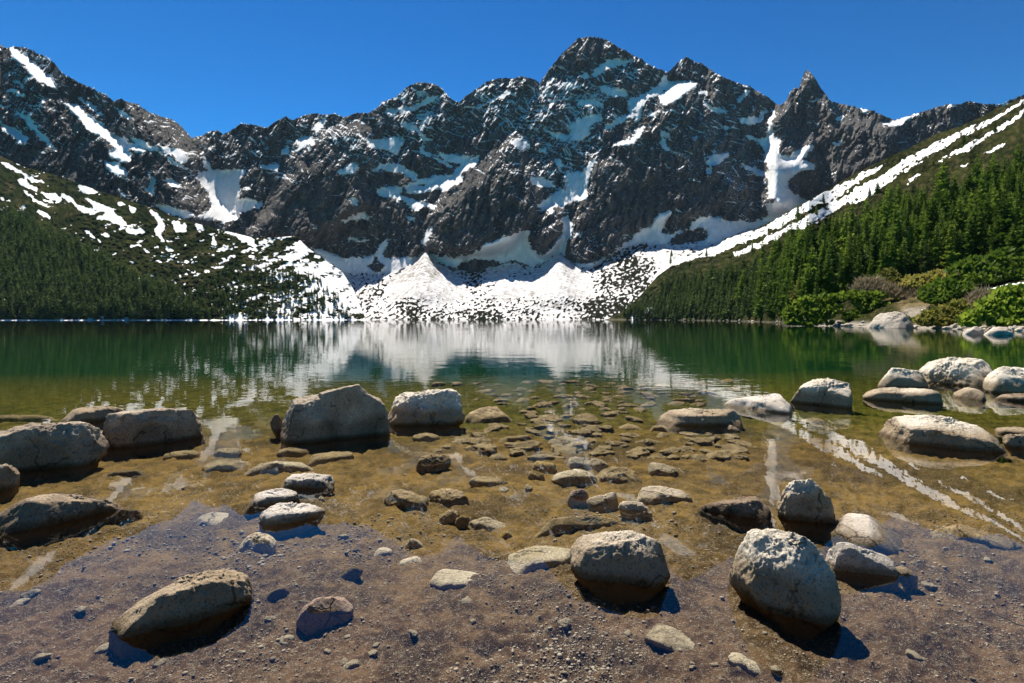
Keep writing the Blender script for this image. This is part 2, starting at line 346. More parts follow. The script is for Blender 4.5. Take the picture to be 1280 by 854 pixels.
SNOW_S = [  # snow lying steep, in the shade of the walls
(a,[(30,290),(60,280),(110,300),(145,330),(100,315)]),(a,[(620,500),(700,540),(790,580),(810,600),(745,590),(680,555)]),
(a,[(95,405),(150,420),(180,480),(240,530),(285,600),(240,570),(200,525),(160,485),(130,450)]),(a,[(570,365),(620,400),(660,440),(620,425),(580,390)]),
(a,[(730,690),(775,735),(760,780),(770,820),(730,780),(755,740)]),
(a,[(810,600),(850,620),(880,650),(930,680),(990,720),(1050,720),(1020,640),(1000,600),(1040,640),(1060,690),(1130,690),(1230,690),(1200,730),(1190,790),(1190,854),(1100,854),(1060,800),(1010,760),(950,700),(880,670),(840,640)]),
(a,[(780,560),(850,575),(920,600),(940,660),(900,650),(850,610)]),
(e5,[(980,60),(1080,60),(1230,50),(1190,100),(1190,190),(1277,200),(1277,230),(1220,260),(1150,260),(1100,190),(1050,140)]),
(e5,[(760,215),(850,235),(940,250),(970,290),(920,290),(840,265),(790,245)]),(e5,[(595,150),(635,180),(625,192),(600,180)]),
(b,[(690,380),(780,375),(850,330),(920,310),(880,350),(780,390),(720,415)]),(b,[(720,435),(780,460),(830,500),(890,540),(820,510)]),
(b,[(540,540),(600,540),(700,520),(735,560),(710,610),(650,595),(580,575)]),(b,[(900,590),(960,610),(1060,620),(1100,620),(1040,655),(1000,660),(940,640)]),
(b,[(570,700),(620,655),(720,660),(800,710),(790,750),(720,700),(640,690)]),(b,[(790,740),(880,720),(970,705),(920,735),(850,765)]),(b,[(600,785),(700,770),(740,770),(720,800),(620,830)]),
(b,[(400,700),(470,660),(520,660),(480,710),(430,710)]),
(c,[(330,220),(380,195),(380,230),(350,230)]),(c,[(400,215),(440,165),(510,130),(610,140),(560,165),(480,180),(420,225)]),(c,[(570,185),(640,200),(610,210)]),
(c,[(775,205),(775,235),(760,290),(740,320),(690,330),(650,380),(640,430),(610,460),(620,400),(580,390),(570,350),(590,325),(660,310),(720,270)]),
(c,[(425,265),(490,275),(560,290),(580,325),(500,320),(450,300)]),(c,[(300,370),(350,340),(420,345),(460,355),(380,370)]),
(c,[(290,460),(340,430),(430,410),(450,440),(390,470),(370,540),(310,545),(290,520)]),(c,[(460,470),(530,430),(600,400),(620,420),(560,440),(500,480)]),
(c,[(735,480),(755,500),(765,560),(790,600),(770,600),(745,560)]),(c,[(960,655),(1000,620),(1090,600),(1050,650),(990,665)]),(c,[(1030,460),(1120,480),(1060,490)]),
(c,[(1120,345),(1160,300),(1190,268),(1180,300),(1140,350)]),(c,[(1130,430),(1190,420),(1230,430),(1180,462),(1135,460)]),
(c,[(1150,520),(1200,525),(1240,540),(1270,520),(1277,560),(1250,590),(1225,545),(1180,535)]),
(c,[(0,545),(70,545),(90,570),(50,595),(20,575)]),(c,[(130,580),(170,575),(175,600),(145,605)]),(c,[(110,440),(200,500),(280,530),(240,540),(160,490)]),
(c,[(210,640),(250,640),(265,675),(235,670)]),(c,[(90,715),(140,730),(210,745),(215,780),(140,775),(100,760)]),
(c,[(280,690),(330,710),(400,640),(420,640),(370,720),(390,720),(360,790),(300,830),(240,870),(150,854),(200,810),(280,780),(260,730)]),
(g7,[(280,50),(340,65),(400,20),(380,90),(340,150),(300,210),(260,220),(200,235),(150,255),(130,225),(190,185),(270,150),(290,110)]),
(g7,[(0,375),(60,350),(110,345),(80,400),(100,440),(140,475),(190,440),(240,390),(260,340),(245,290),(280,280),(310,350),(270,420),(250,470),(170,500),(110,535),(0,500)]),
(g7,[(310,515),(360,520),(420,510),(500,470),(580,410),(620,360),(700,330),(730,270),(800,250),(760,320),(750,360),(800,370),(880,340),(900,310),(940,290),(1030,280),(1080,310),(1140,300),(1200,320),(1277,280),(1277,320),(1200,345),(1060,390),(1020,430),(960,440),(860,430),(800,400),(760,430),(700,420),(600,430),(540,450),(450,510),(400,540),(340,540)]),
(f6,[(240,405),(280,440),(360,460),(440,490),(540,490),(590,470),(640,400),(670,400),(630,460),(640,490),(690,500),(740,490),(820,480),(760,530),(700,565),(600,570),(520,570),(440,565),(380,520),(300,470)]),
(f6,[(860,460),(920,480),(1000,490),(1080,470),(1140,420),(1200,400),(1277,375),(1277,500),(1200,510),(1100,490),(1000,530),(940,530),(900,500)]),
(f6,[(830,395),(865,340),(880,345),(855,420),(840,430)]),(f6,[(450,395),(560,400),(570,405),(470,410)]),(f6,[(460,190),(510,190),(500,235),(480,220)]),(f6,[(750,285),(795,280),(795,310),(765,310)]),
(d,[(0,655),(60,690),(95,740),(90,815),(35,820),(0,830)]),(d,[(0,480),(10,410),(30,390),(25,490),(0,510)]),(h8,[(0,210),(50,210),(100,260),(20,310),(0,310)]),
(d,[(250,340),(290,345),(270,352)]),(d,[(315,555),(370,545),(360,565)])]
HOLES = [(g7,[(790,400),(870,345),(980,340),(970,400),(860,425)]),(f6,[(550,530),(600,490),(640,540),(610,565)]),(f6,[(980,540),(1080,490),(1140,500),(1180,540),(1040,555)]),
(g7,[(80,400),(110,320),(210,230),(265,330),(200,440),(150,478)])]
MORAINE = [(405,412),(405,352),(420,342),(455,342),(500,341),(515,328),(527,317),(533,313),(541,320),(552,332),(565,338),(600,339),(640,327),(655,333),(672,334),(688,325),(699,318),(708,324),(724,336),(740,335),(755,326),(780,312),(795,304),(830,304),(850,307),(880,306),(905,298),(960,278),(1000,262),(1060,262),(1060,412)]
CONES = [[(490,348),(512,335),(533,314),(552,330),(575,350),(590,372),(560,380),(480,372)],[(600,372),(650,350),(675,338),(700,318),(722,335),(740,360),(750,390),(640,395)]]
BUTTRESS = [(.80,14,[(-400,-200),(150,80),(200,145),(239,172),(255,205),(235,222),(262,262),(250,300),(-400,420)]),
(.93,6,[(405,165),(450,158),(470,190),(455,235),(470,260),(430,275),(400,300),(300,305),(330,270),(370,215)]),
(.92,6,[(600,215),(640,170),(655,195),(670,240),(672,270),(640,310),(560,320),(535,310),(545,260)]),
(.97,5,[(740,225),(770,185),(800,120),(850,110),(880,120),(900,180),(920,240),(880,270),(820,280),(790,290),(760,320),(720,328),(708,310)]),
(.95,4,[(967,150),(990,105),(1010,85),(1040,125),(1050,150),(1120,160),(1130,190),(1060,225),(1005,245),(990,225),(1030,185),(1000,190),(975,195)]),
(.90,7,[(958,262),(962,200),(960,165),(972,135),(985,140),(968,168),(978,200),(1003,180),(1022,178),(1015,205),(985,225),(1000,250),(985,266)]),
(.95,3,[(660,300),(672,272),(690,258),(705,280),(695,310),(676,320)])]
L_TOP = [(-330,70),(-160,130),(-100,155),(0,195),(33,210),(73,220),(110,234),(150,248),(190,260),(213,270),(240,278),(270,286),(320,298),(345,297),(370,295),(385,310),(428,340),(442,362),(458,401),(520,408)]
L_SNOW = [[(0,0),(60,30),(130,75),(200,105),(265,140),(220,125),(150,100),(60,50),(0,12)],[(80,95),(120,95),(190,140),(180,160),(120,140)],[(40,95),(100,140),(180,190),(235,235),(190,215),(120,165)],[(200,165),(280,165),(310,190),(300,215),(250,195)],[(290,155),(340,175),(380,220),(440,240),(480,270),(420,265),(350,215)],[(410,180),(490,215),(560,240),(580,280),(640,310),(600,330),(540,300),(470,290),(520,260),(460,230)],[(560,210),(620,215),(600,235)],[(640,230),(690,235),(670,270),(645,255)],[(730,245),(790,275),(825,320),(800,370),(820,410),(790,405),(775,350),(800,320)],[(430,330),(500,365),(580,390),(540,390),(470,355)],[(400,330),(440,355),(480,390),(555,450),(510,420),(450,380)],[(640,420),(700,420),(760,475),(740,470),(690,430),(650,430),(690,470)],[(860,300),(930,320),(930,355),(880,370)],[(970,310),(1030,350),(990,345)],[(1060,370),(1085,430),(1060,430)],[(900,490),(970,520),(930,515)],[(170,250),(210,255),(270,295),(200,280)],[(620,350),(700,340),(720,370),(650,370)],[(0,180),(30,185),(20,205),(0,200)],[(1080,345),(1180,390),(1240,430),(1277,450),(1277,400),(1200,360)],[(0,680),(40,685),(20,700),(0,700)],[(90,230),(130,250),(100,255)],[(820,420),(870,450),(840,455)],[(620,480),(680,520),(640,505)],[(900,620),(1000,680),(940,650)],[(380,120),(450,130),(500,170),(420,165)]]
R_TOP = [(700,409),(740,404),(765,397),(785,384),(800,370),(822,345),(850,325),(880,312),(896,308),(906,299),(941,288),(960,279),(985,265),(1010,252),(1042,233),(1065,219),(1110,197),(1135,186),(1170,168),(1200,158),(1225,147),(1243,137),(1280,122),(1440,60),(1620,0)]
R_SNOW = [(d,[(210,850),(330,785),(460,715),(590,655),(560,685),(460,745),(390,790),(350,830),(320,854)]),(d,[(360,854),(400,810),(500,750),(590,700),(640,660),(720,610),(800,570),(850,540),(950,500),(1060,450),(1000,500),(960,520),(880,580),(840,600),(760,640),(680,690),(620,740),(560,780),(500,820),(450,854)]),
(d,[(970,525),(1060,460),(1150,410),(1277,340),(1500,230),(1500,245),(1277,355),(1180,410),(1080,475)]),(d,[(840,650),(920,600),(1000,560),(1080,520),(1150,470),(1220,430),(1277,380),(1500,270),(1500,300),(1277,410),(1220,455),(1180,480),(1100,530),(1020,580),(950,610),(880,640)]),
(d,[(680,750),(740,710),(760,715),(700,765)]),(d,[(1120,580),(1190,545),(1150,585),(1070,615)]),(d,[(960,665),(1020,650),(960,680)]),
(h8,[(210,200),(100,260),(0,320),(0,350),(60,340),(150,280),(230,235),(330,180),(400,130),(480,90),(590,20),(480,60),(330,140)]),
(h8,[(-10,380),(60,350),(160,300),(250,250),(350,200),(420,150),(500,110),(560,90),(620,60),(790,0),(700,50),(640,80),(560,130),(480,180),(420,200),(330,260),(260,300),(180,340),(100,350),(40,400),(-20,410)]),
(g7,[(1277,325),(1200,350),(1060,395),(1020,430),(900,450),(860,440),(760,440),(740,540),(840,520),(900,490),(1000,480),(1100,430),(1277,370)]),(g7,[(1100,460),(1277,390),(1277,420),(1180,460),(1110,485)]),
(g7,[(580,770),(700,730),(770,710),(700,770),(600,795)]),(h8,[(1030,640),(1120,630),(1277,610),(1500,600),(1500,650),(1277,650),(1100,660)]),(h8,[(740,750),(840,740),(800,765)])]

def sample(A, x, y):
    xi = np.clip(x - GX0, 0, A.shape[1] - 1.001); yi = np.clip(y - GY0, 0, A.shape[0] - 1.001)
    x0, y0 = np.floor(xi).astype(int), np.floor(yi).astype(int); fx, fy = xi - x0, yi - y0
    return (A[y0, x0] * (1 - fx) + A[y0, x0 + 1] * fx) * (1 - fy) + (A[y0 + 1, x0] * (1 - fx) + A[y0 + 1, x0 + 1] * fx) * fy

# ---------------------------------------------------------------- far range: one relief whose slope follows the traced snow and rock
GX0, GX1, GY0, GY1 = -150, 1420, -30, 414
gx = np.arange(GX0, GX1 + 1); gy = np.arange(GY0, GY1 + 1)
PX, PY = np.meshgrid(gx.astype(float), gy.astype(float))
wx = fbm(PX / 9, PY / 9, 1.5, 4, False, .7) * 2.6; wy = fbm(PX / 9, PY / 9, 9.5, 4, False, .7) * 2.2      # ragged edges
def raster(polys):
    m = np.zeros(PX.shape, bool)
    for p in polys: m |= inpoly(PX + wx, PY + wy, p)
    return m.astype(float)
mL = raster([V(*o, p) for o, p in SNOW_L]); mS = raster([V(*o, p) for o, p in SNOW_S]); mH = raster([V(*o, p) for o, p in HOLES])
mS *= 1 - mH; mM = raster([MORAINE]); mC = raster(CONES); mL = np.maximum(mL, 0); mS *= 1 - mL
T = (YH - PY) / F
s_rock = 1.52 + .55 * fbm(PX / 55, PY / 40, 2.2, 3)
Lb, Sb, Mb, Cb = blur(mL, 1.4), blur(mS, 1.4), blur(mM, 2.5), blur(mC, 2)
s = s_rock * (1 - Lb) + .60 * Lb; s = s * (1 - Sb) + 1.38 * Sb
s = s * (1 - Mb) + (.31 + .07 * fbm(PX / 18, PY / 12, 4, 3)) * Mb; s = s * (1 - Cb) + .36 * Cb
s = np.maximum(s, T + .13)
g = 1 / (s - T) / F                                             # d lnD per pixel upwards
def solve(gv, wh):
    """least-squares surface with the wanted vertical gradient and gentle sideways change (mirror FFT)"""
    R, Cn = gv.shape
    d = np.zeros((R + 1, Cn)); d[1:-1] = -(gv[:-1] + gv[1:]) / 2   # derivative to the next row down = -g
    div = d[1:] - d[:-1]
    ext = np.concatenate([div, div[::-1]], 0); ext = np.concatenate([ext, ext[:, ::-1]], 1)
    ky = 2 - 2 * np.cos(2 * np.pi * np.fft.fftfreq(2 * R)); kx = 2 - 2 * np.cos(2 * np.pi * np.fft.fftfreq(2 * Cn))
    den = ky[:, None] + wh * kx[None, :]; den[0, 0] = 1
    f = np.fft.fft2(ext) / -den; f[0, 0] = 0
    return np.real(np.fft.ifft2(f))[:R, :Cn]
lnD = solve(g, .12)
iy = int(YH - GY0)
lnD += math.log(700) - lnD[iy, 420 - GX0:860 - GX0].mean()
for k, r, p in BUTTRESS: lnD += math.log(k) * blur(inpoly(PX + wx * 2, PY + wy * 2, p).astype(float), r)
# rock relief: ribs and gullies running down and to the side, coarse to fine
qx, qy = PX + .35 * PY + 6 * fbm(PX / 40, PY / 40, 7, 2), PY - .25 * PX
soft = 1 - np.clip(.88 * blur(np.maximum(mL, mS), 1.0) + .93 * Mb, 0, .94)
scrub = np.zeros_like(PX)
mor_n = .62 * fbm(PX / 4.2 + .5 * PY / 4, PY / 2.8, 2.9, 5, False, .62) + .55 * fbm((PX + 1.2 * PY) / 9, (PY - .5 * PX) / 4.5, 12.9, 3, True) * sst(650, 560, PX)
scr_w = Mb * (1 - Cb * sst(378, 362, PY))
strip = sst(.06, .22, mor_n + .17 * sst(360, 392, PY) - .14 + .3 * sst(700, 760, PX) * sst(870, 780, PX) + .25 * (inpoly(PX, PY, V(*f6, [(970,560),(1150,550),(1120,600),(1010,660)])).astype(float)) + .3 * fbm(PX / 45, PY / 30, 6, 2))
scrub = scr_w * strip
for (ax_, ay_, wl, wr) in ((533, 313, .95, .95), (700, 318, 1.05, .95)):        # the two snow-covered debris cones stand forward
    dy_ = np.maximum(PY - ay_, 0); q_ = np.where(PX < ax_, (ax_ - PX) / (wl * dy_ + 3), (PX - ax_) / (wr * dy_ + 3))
    lnD -= .052 * np.clip(1 - q_ ** 2, 0, 1) ** 2 * sst(-2, 10, PY - ay_) * sst(398, 355, PY)
lnD -= .003 * blur(scrub, .6)
soft = blur(soft, .6)
def qxy(x, y):
    return x + .35 * y + 6 * fbm(x / 40, y / 40, 7, 2), y - .25 * x
def relf(x, y):
    u, v = qxy(x, y)
    return .021 * fbm(u / 34, v / 75, .3, 3, True) + .0095 * fbm(u / 11, v / 26, 3.3, 4, True, .62) + .0042 * fbm((x + .5 * y) / 4.6, (y - .3 * x) / 9, 8.3, 3, True, .6)
def D_farf(x, y): return np.exp(sample(lnD, x, y) + relf(x, y) * sample(soft, x, y))
dens = .55 * fbm(PX / 60, PY / 45, 12.1, 3)
for x0, y0, rx, ry, am in [(60,110,80,50,.55),(520,130,70,45,.9),(720,130,90,70,.75),(300,190,70,40,.6),(410,165,50,25,.9),(470,190,40,30,.5),(860,160,60,50,.4),(620,130,40,40,.6),(690,190,60,50,.75),(960,210,20,60,.2),
    (400,270,70,50,-1.1),(620,270,50,50,-.9),(800,240,55,70,-.7),(190,200,60,40,-.1),(1080,190,70,60,-1.0),(730,75,40,25,-.2),(90,165,20,50,-.8)]:
    dens = dens + am * np.exp(-((PX - x0) / rx) ** 2 - ((PY - y0) / ry) ** 2)
core = blur(np.maximum(mL, mS), 1.5)
def snowf(x, y):
    u, v = qxy(x, y); de = sample(dens, x, y); co_ = sample(core, x, y); mo = sample(Mb, x, y)
    led = (relf(x, y - .9) - relf(x, y + .9)) / .0042                      # ground easing off: a ledge
    dust = sst(1.6, 2.3, led + 1.25 * de + .8 * fbm(x / 3.2, y / 1.3, 3.1, 3, False, .65))
    streak = sst(.46, .62, fbm((x + .7 * y + 5 * fbm(x / 25, y / 25, 3.3, 2)) / 20, (y - .42 * x + 9 * fbm(x / 30, y / 30, 8.3, 2)) / 2.5, 31.3, 5, False, .6) + .38 * de - .10)
    frag = fbm(u / 5.5, v / 2.8, 21.3, 5, False, .68)
    sn = sst(.42, .56, co_ + .46 * frag * np.clip(1.6 - co_ * 1.15, .4, 1) + .09)
    sn = np.maximum(sn, np.maximum(dust, streak) * (1 - mo))
    return np.maximum(sn, mo) * (1 - sample(scrub, x, y))
green = np.maximum(scrub, .5 * blur(inpoly(PX, PY, V(*g7, [(870,130),(960,40),(1000,50),(900,140)])).astype(float), 2))
green = np.maximum(green, .8 * blur(inpoly(PX, PY, [(1190,128),(1260,120),(1290,112),(1620,30),(1620,200),(1200,180),(1215,140)]).astype(float), 4))
dirt = blur(np.maximum(inpoly(PX, PY, V(*f6, [(850,465),(960,545),(900,600),(700,620),(610,620),(720,560),(800,500)])), inpoly(PX, PY, V(*g7, [(235,475),(330,550),(290,560),(230,500)]))).astype(float), 2.5)
dirt = np.maximum(dirt, .55 * Mb + .40 * Cb * sst(-.1, .5, fbm((PX + .3 * PY) / 3, (PY - .2 * PX) / 14, 41.0, 3)))

def point(px, py, D): return np.stack([(px - CX) / F * D, D, H + (YH - py) / F * D], -1)

def relief(name, top, D, attrs, cols, rows, ybot, mat, back, jag=0.0, foot=((-2, -.6), (-9, -4.0), (-30, -14.0))):
    """hillside mesh: foot under the water, face up to its skyline, back slope falling away behind it"""
    tx, ty = np.array(top, float).T
    yt = np.interp(cols, tx, ty)
    if jag: yt = yt + jag * fbm(cols / 5, cols * 0, 1.1, 3, True) + .5 * jag * pn(cols / 1.7, cols * 0, 4.4)
    yb = np.broadcast_to(ybot, cols.shape)
    yt = np.minimum(yt, yb - .5)
    v = np.linspace(0, 1, rows)[:, None]
    py = yb + (yt - yb) * v; px = np.broadcast_to(cols, py.shape)
    Dv = D(px, py) if callable(D) else sample(D, px, py)
    P = [point(px, py, Dv)]
    A = {k: [a_(px, py) if callable(a_) else sample(a_, px, py)] for k, a_ in attrs.items()}
    F0 = P[0][0]; Ft = []
    for dd, z in foot:
        q = F0.copy(); k = (q[:, 1] + dd * q[:, 1] / 400) / q[:, 1]; q[:, 0] *= k; q[:, 1] *= k; q[:, 2] = z; Ft.append(q)
    Bk = []; last = P[0][-1]
    for dd in back:
        q = last.copy(); k = (q[:, 1] + dd) / q[:, 1]; q[:, 0] *= k; q[:, 1] *= k; q[:, 2] = np.maximum(q[:, 2] - dd * .62, -20); Bk.append(q)
    Vt = np.concatenate([np.stack(Ft[::-1]), P[0], np.stack(Bk)], 0)
    R = Vt.shape[0]
    at = {k: np.concatenate([0 * np.repeat(a_[0][:1], len(Ft), 0), a_[0], np.repeat(a_[0][-1:], len(Bk), 0)], 0) for k, a_ in A.items()}
    return mk(name, Vt.reshape(-1, 3), grid_faces(R, len(cols)), mat, at)

def columns(x0, x1, step):
    c0 = np.arange(x0, x1 + .01, step)
    l = np.arange(GX0 + 2, x0, 8.0) if x0 > GX0 + 10 else np.array([])
    r = np.arange(x1 + 8, GX1 - 2, 8.0) if x1 < GX1 - 10 else np.array([])
    return np.concatenate([l, c0, r])

o = relief('mountain', SKY, D_farf, dict(snow=snowf, green=green, dirt=dirt), columns(-20, 1300, .9), 400, 399.6, M_MOUNT, (12, 40, 120, 400, 1000), 1.6)
tag(o, 'jagged grey rock mountain range with snow gullies and white moraine cones across the lake', 'mountain', kind='structure')

# ---------------------------------------------------------------- the two nearer slopes
def slope_field(shore, sfun):
    sx, sd = np.array(shore, float).T
    ln = np.empty_like(PX)
    g_ = 1 / np.maximum(sfun - T, .06) / F
    up = np.cumsum(g_[::-1], 0)[::-1]
    base = np.interp(gx, sx, np.log(sd))
    yref = YH + H * F / np.exp(base)
    yr = np.clip(yref - GY0, 0, len(gy) - 1.01); y0 = np.floor(yr).astype(int); f = yr - y0
    ref = up[y0, np.arange(len(gx))] * (1 - f) + up[y0 + 1, np.arange(len(gx))] * f
    return up - ref + base, yref

lnL, yrefL = slope_field([(-330,330),(-100,400),(0,420),(250,445),(430,560),(520,640),(1620,640)], (.60 + .10 * fbm(PX / 60, PY / 40, 6.6, 3)) * (1 - .75 * sst(398.6, 399.4, PY)))
L_poly = raster([V(0, 200, p) for p in L_SNOW])
nse = .50 * fbm(PX / 6 - PY / 8, PY / 2.8, 5.7, 5, False, .62) + .70 * fbm((PX - 1.4 * PY) / 40, (PY + .4 * PX) / 8, 25.7, 4)
dl = .07 * sst(120, 230, PX) * sst(235, 275, PY) + .25 * sst(235, 330, PX) * sst(275, 310, PY) + .38 * sst(330, 400, PX) + .25 * sst(395, 400, PY) - .32
dl = dl + .1 * sst(120, 0, PX) * sst(215, 300, PY) * -1
snL = np.maximum(sst(.38, .6, blur(L_poly, 1.3) + .40 * nse + .16 * fbm(PX / 2.5, PY / 1.8, 45.7, 3) + .06), sst(.16, .30, nse + dl)) * np.clip(1.15 - sst(0, 1, PX * 0), 0, 1)
snL = np.maximum(snL, sst(398.9, 399.6, PY + .35 * nse) * .8)
relL = (.006 * fbm(PX / 9, PY / 6, 3.9, 3, True) + .004 * fbm(PX / 3, PY / 2, 9.9, 2)) * (1 - .8 * snL)
D_left = np.exp(lnL + relL)
stoneL = np.zeros_like(PX); dryL = .25 * sst(.1, .5, fbm(PX / 20, PY / 12, 8.1, 3))
colsL = columns(-40, 500, 1.25); colsL = colsL[colsL <= 515]
o = relief('hillside', L_TOP, D_left, dict(snow=snL, stone=stoneL, dry=dryL), colsL, 190, np.interp(colsL, gx, yrefL) + .3, M_SLOPE, (6, 30, 100, 260))
tag(o, 'hillside of dwarf pine striped with snow above the dark forest on the near side of the cirque', 'hillside', kind='structure')

bench = sst(950, 1050, PX) * sst(.11, .07, T)
sR = (.50 + .06 * fbm(PX / 50, PY / 40, 2.6, 3)) * (1 - bench) + .215 * bench
lnR, yrefR = slope_field([(-330,640),(700,640),(765,600),(850,450),(950,230),(1010,112),(1100,86),(1280,58),(1440,46),(1620,38)], sR)
R_poly = raster([V(*o_, p) for o_, p in R_SNOW])
nsr = fbm(PX / 5 + PY / 6, PY / 3.2, 15.7, 5, False, .7)
snR = blur(R_poly, .5) * sst(.62, .45, nsr)
relR = (.008 * fbm(PX / 9, PY / 6, 13.9, 3, True) + .004 * fbm(PX / 3, PY / 2, 19.9, 2)) * (1 - .8 * snR)
D_right = np.exp(lnR + relR * sst(0, 12, np.broadcast_to(yrefR, PX.shape) - PY))
stoneR = sst(9, 2, np.broadcast_to(yrefR, PX.shape) - PY) * sst(965, 1012, PX)
stoneR = np.maximum(stoneR, .35 * sst(1.6, .6, np.broadcast_to(yrefR, PX.shape) - PY))
stoneR = np.maximum(stoneR, .8 * blur(inpoly(PX, PY, V(*h8, [(660,740),(850,730),(830,780),(720,800)])).astype(float), 2))
dryR = np.maximum(.3 * sst(0, .4, nsr), blur(inpoly(PX, PY, V(*h8, [(400,660),(600,570),(760,640),(960,690),(960,800),(720,830),(620,700)])).astype(float), 4))
colsR = columns(690, 1320, 1.25); colsR = colsR[colsR >= 705]
o = relief('hillside', R_TOP, D_right, dict(snow=snR, stone=stoneR, dry=dryR), colsR, 210, np.interp(colsR, gx, yrefR) + .3, M_SLOPE, (6, 30, 100, 260), foot=((-1.5, -.2), (-5, -.7), (-12, -2.5)))
tag(o, 'green hillside with long diagonal snow bands rising above the sunlit spruce forest', 'hillside', kind='structure')
# ---------------------------------------------------------------- lake bed, water
SHORE = [((q - CX) / F * d_, d_) for q, d_ in ((1700, 30), (1440, 46), (1280, 58), (1100, 86), (1010, 112))]
def zbed(x, y):
    z = np.interp(y, [-60, -8, -2, 0, 1.5, 3, 6, 10, 16, 30, 80, 900], [6, 1.2, .25, -.03, -.060, -.072, -.09, -.14, -.32, -1.1, -5, -25])
    z = z * (1 - .45 * sst(3, 14, x) * sst(4, 12, y))
    sh = np.full(np.shape(x), 1e9)                             # distance to the pebbly shore
    for (ax, ay), (bx, by) in zip(SHORE[:-1], SHORE[1:]):
        t = np.clip(((x - ax) * (bx - ax) + (y - ay) * (by - ay)) / ((bx - ax) ** 2 + (by - ay) ** 2), 0, 1)
        sh = np.minimum(sh, np.hypot(x - ax - t * (bx - ax), y - ay - t * (by - ay)))
    return np.maximum(z, -.12 - .022 * sh)
ry = np.concatenate([np.arange(900, 640, -2.0), np.arange(640, 480, -2.0), np.arange(480, 420, -1.5), np.arange(420, 400, -1.0)])
By = H * F / (ry - YH); By = np.concatenate([[-60, -20, -5, .3, .9], By])
cu = (np.arange(-250, 1530, 2.5) - CX) / F
BY = np.repeat(By[:, None], len(cu), 1); BX = cu[None, :] * np.maximum(np.abs(BY), 2.5 * (BY < 1)) 
BZ = zbed(BX, BY)
w1 = fbm(BX * 1.3, BY * 1.3, 1.1, 3)
mud = np.exp(-((BX + .02) / .34) ** 2 - ((BY - 2.35) / .42) ** 2)
rip = np.abs(np.sin(9 * BX * .55 + 11 * BY + 5.5 * fbm(BX * 2.2, BY * 2.2, 3.3, 3)))
near = np.clip(3.5 / np.maximum(BY, 3.5), .15, 1)
rip = rip * (BY > 0)
BZ += .05 * w1 * near + (.018 * fbm(BX * 6, BY * 6, 2.2, 3, True) + .007 * fbm(BX * 25, BY * 25, 5.2, 3)) * (BY > .5) + .030 * mud * (rip - .5)
BZ += .03 * sst(5, 10, BY) * fbm(BX * .9, BY * .9, 7.7, 4, False) * sst(60, 30, BY)
BZ = np.where((BY > .5), np.minimum(BZ, -.018), BZ)
o = mk('lake_bed', np.stack([BX, BY, BZ], -1).reshape(-1, 3), grid_faces(*BX.shape), M_BED, dict(silt=np.clip(1.15 * mud, 0, 1) * sst(.55, .18, rip + .25 * fbm(BX * 9, BY * 9, 6.1, 3)))); tag(o, 'brown gravel lake bed under clear shallow water', 'lake bed', kind='structure')
def bedh(x, y):
    """height of the bed mesh itself"""
    i_ = np.clip(np.interp(y, By[4:], np.arange(4, len(By))), 0, len(By) - 1.001); j_ = np.clip((x / y - cu[0]) / (cu[1] - cu[0]), 0, len(cu) - 1.001)
    i0, j0 = np.floor(i_).astype(int), np.floor(j_).astype(int); fi, fj = i_ - i0, j_ - j0
    return (BZ[i0, j0] * (1 - fj) + BZ[i0, j0 + 1] * fj) * (1 - fi) + (BZ[i0 + 1, j0] * (1 - fj) + BZ[i0 + 1, j0 + 1] * fj) * fi
wv = np.array([(-900, -3.2, 0), (1200, -3.2, 0), (1200, 1100, 0), (-900, 1100, 0)], float)
o = mk('lake_water', wv, [(0, 1, 2, 3)], M_WATER); tag(o, 'clear still mountain lake reflecting the snowy peaks', 'lake', kind='structure')

# ---------------------------------------------------------------- rocks
def ico(level):
    bm = bmesh.new(); bmesh.ops.create_icosphere(bm, subdivisions=level, radius=1.0)
    v = np.array([x.co[:] for x in bm.verts]); f = np.array([[q.index for q in p.verts] for p in bm.faces]); bm.free()
    return v, f
ICO = {k: ico(k) for k in (1, 3, 4, 5, 6)}

def hull(pts):
    pts = sorted(set(map(tuple, pts)))
    def half(ps):
        r = []
        for p in ps:
            while len(r) > 1 and (r[-1][0]-r[-2][0])*(p[1]-r[-2][1]) - (r[-1][1]-r[-2][1])*(p[0]-r[-2][0]) <= 0: r.pop()
            r.append(p)
        return r
    a_, b_ = half(pts), half(pts[::-1]); return a_[:-1] + b_[:-1]

Cv = np.array([0, 0, H])
def ray(px, py): return np.array([(px - CX) / F, 1.0, (YH - py) / F])
def gnd(px, py, z): return Cv + ray(px, py) * ((H - z) * F / (py - YH))
def unit(v): return v / (np.linalg.norm(v) + 1e-12)

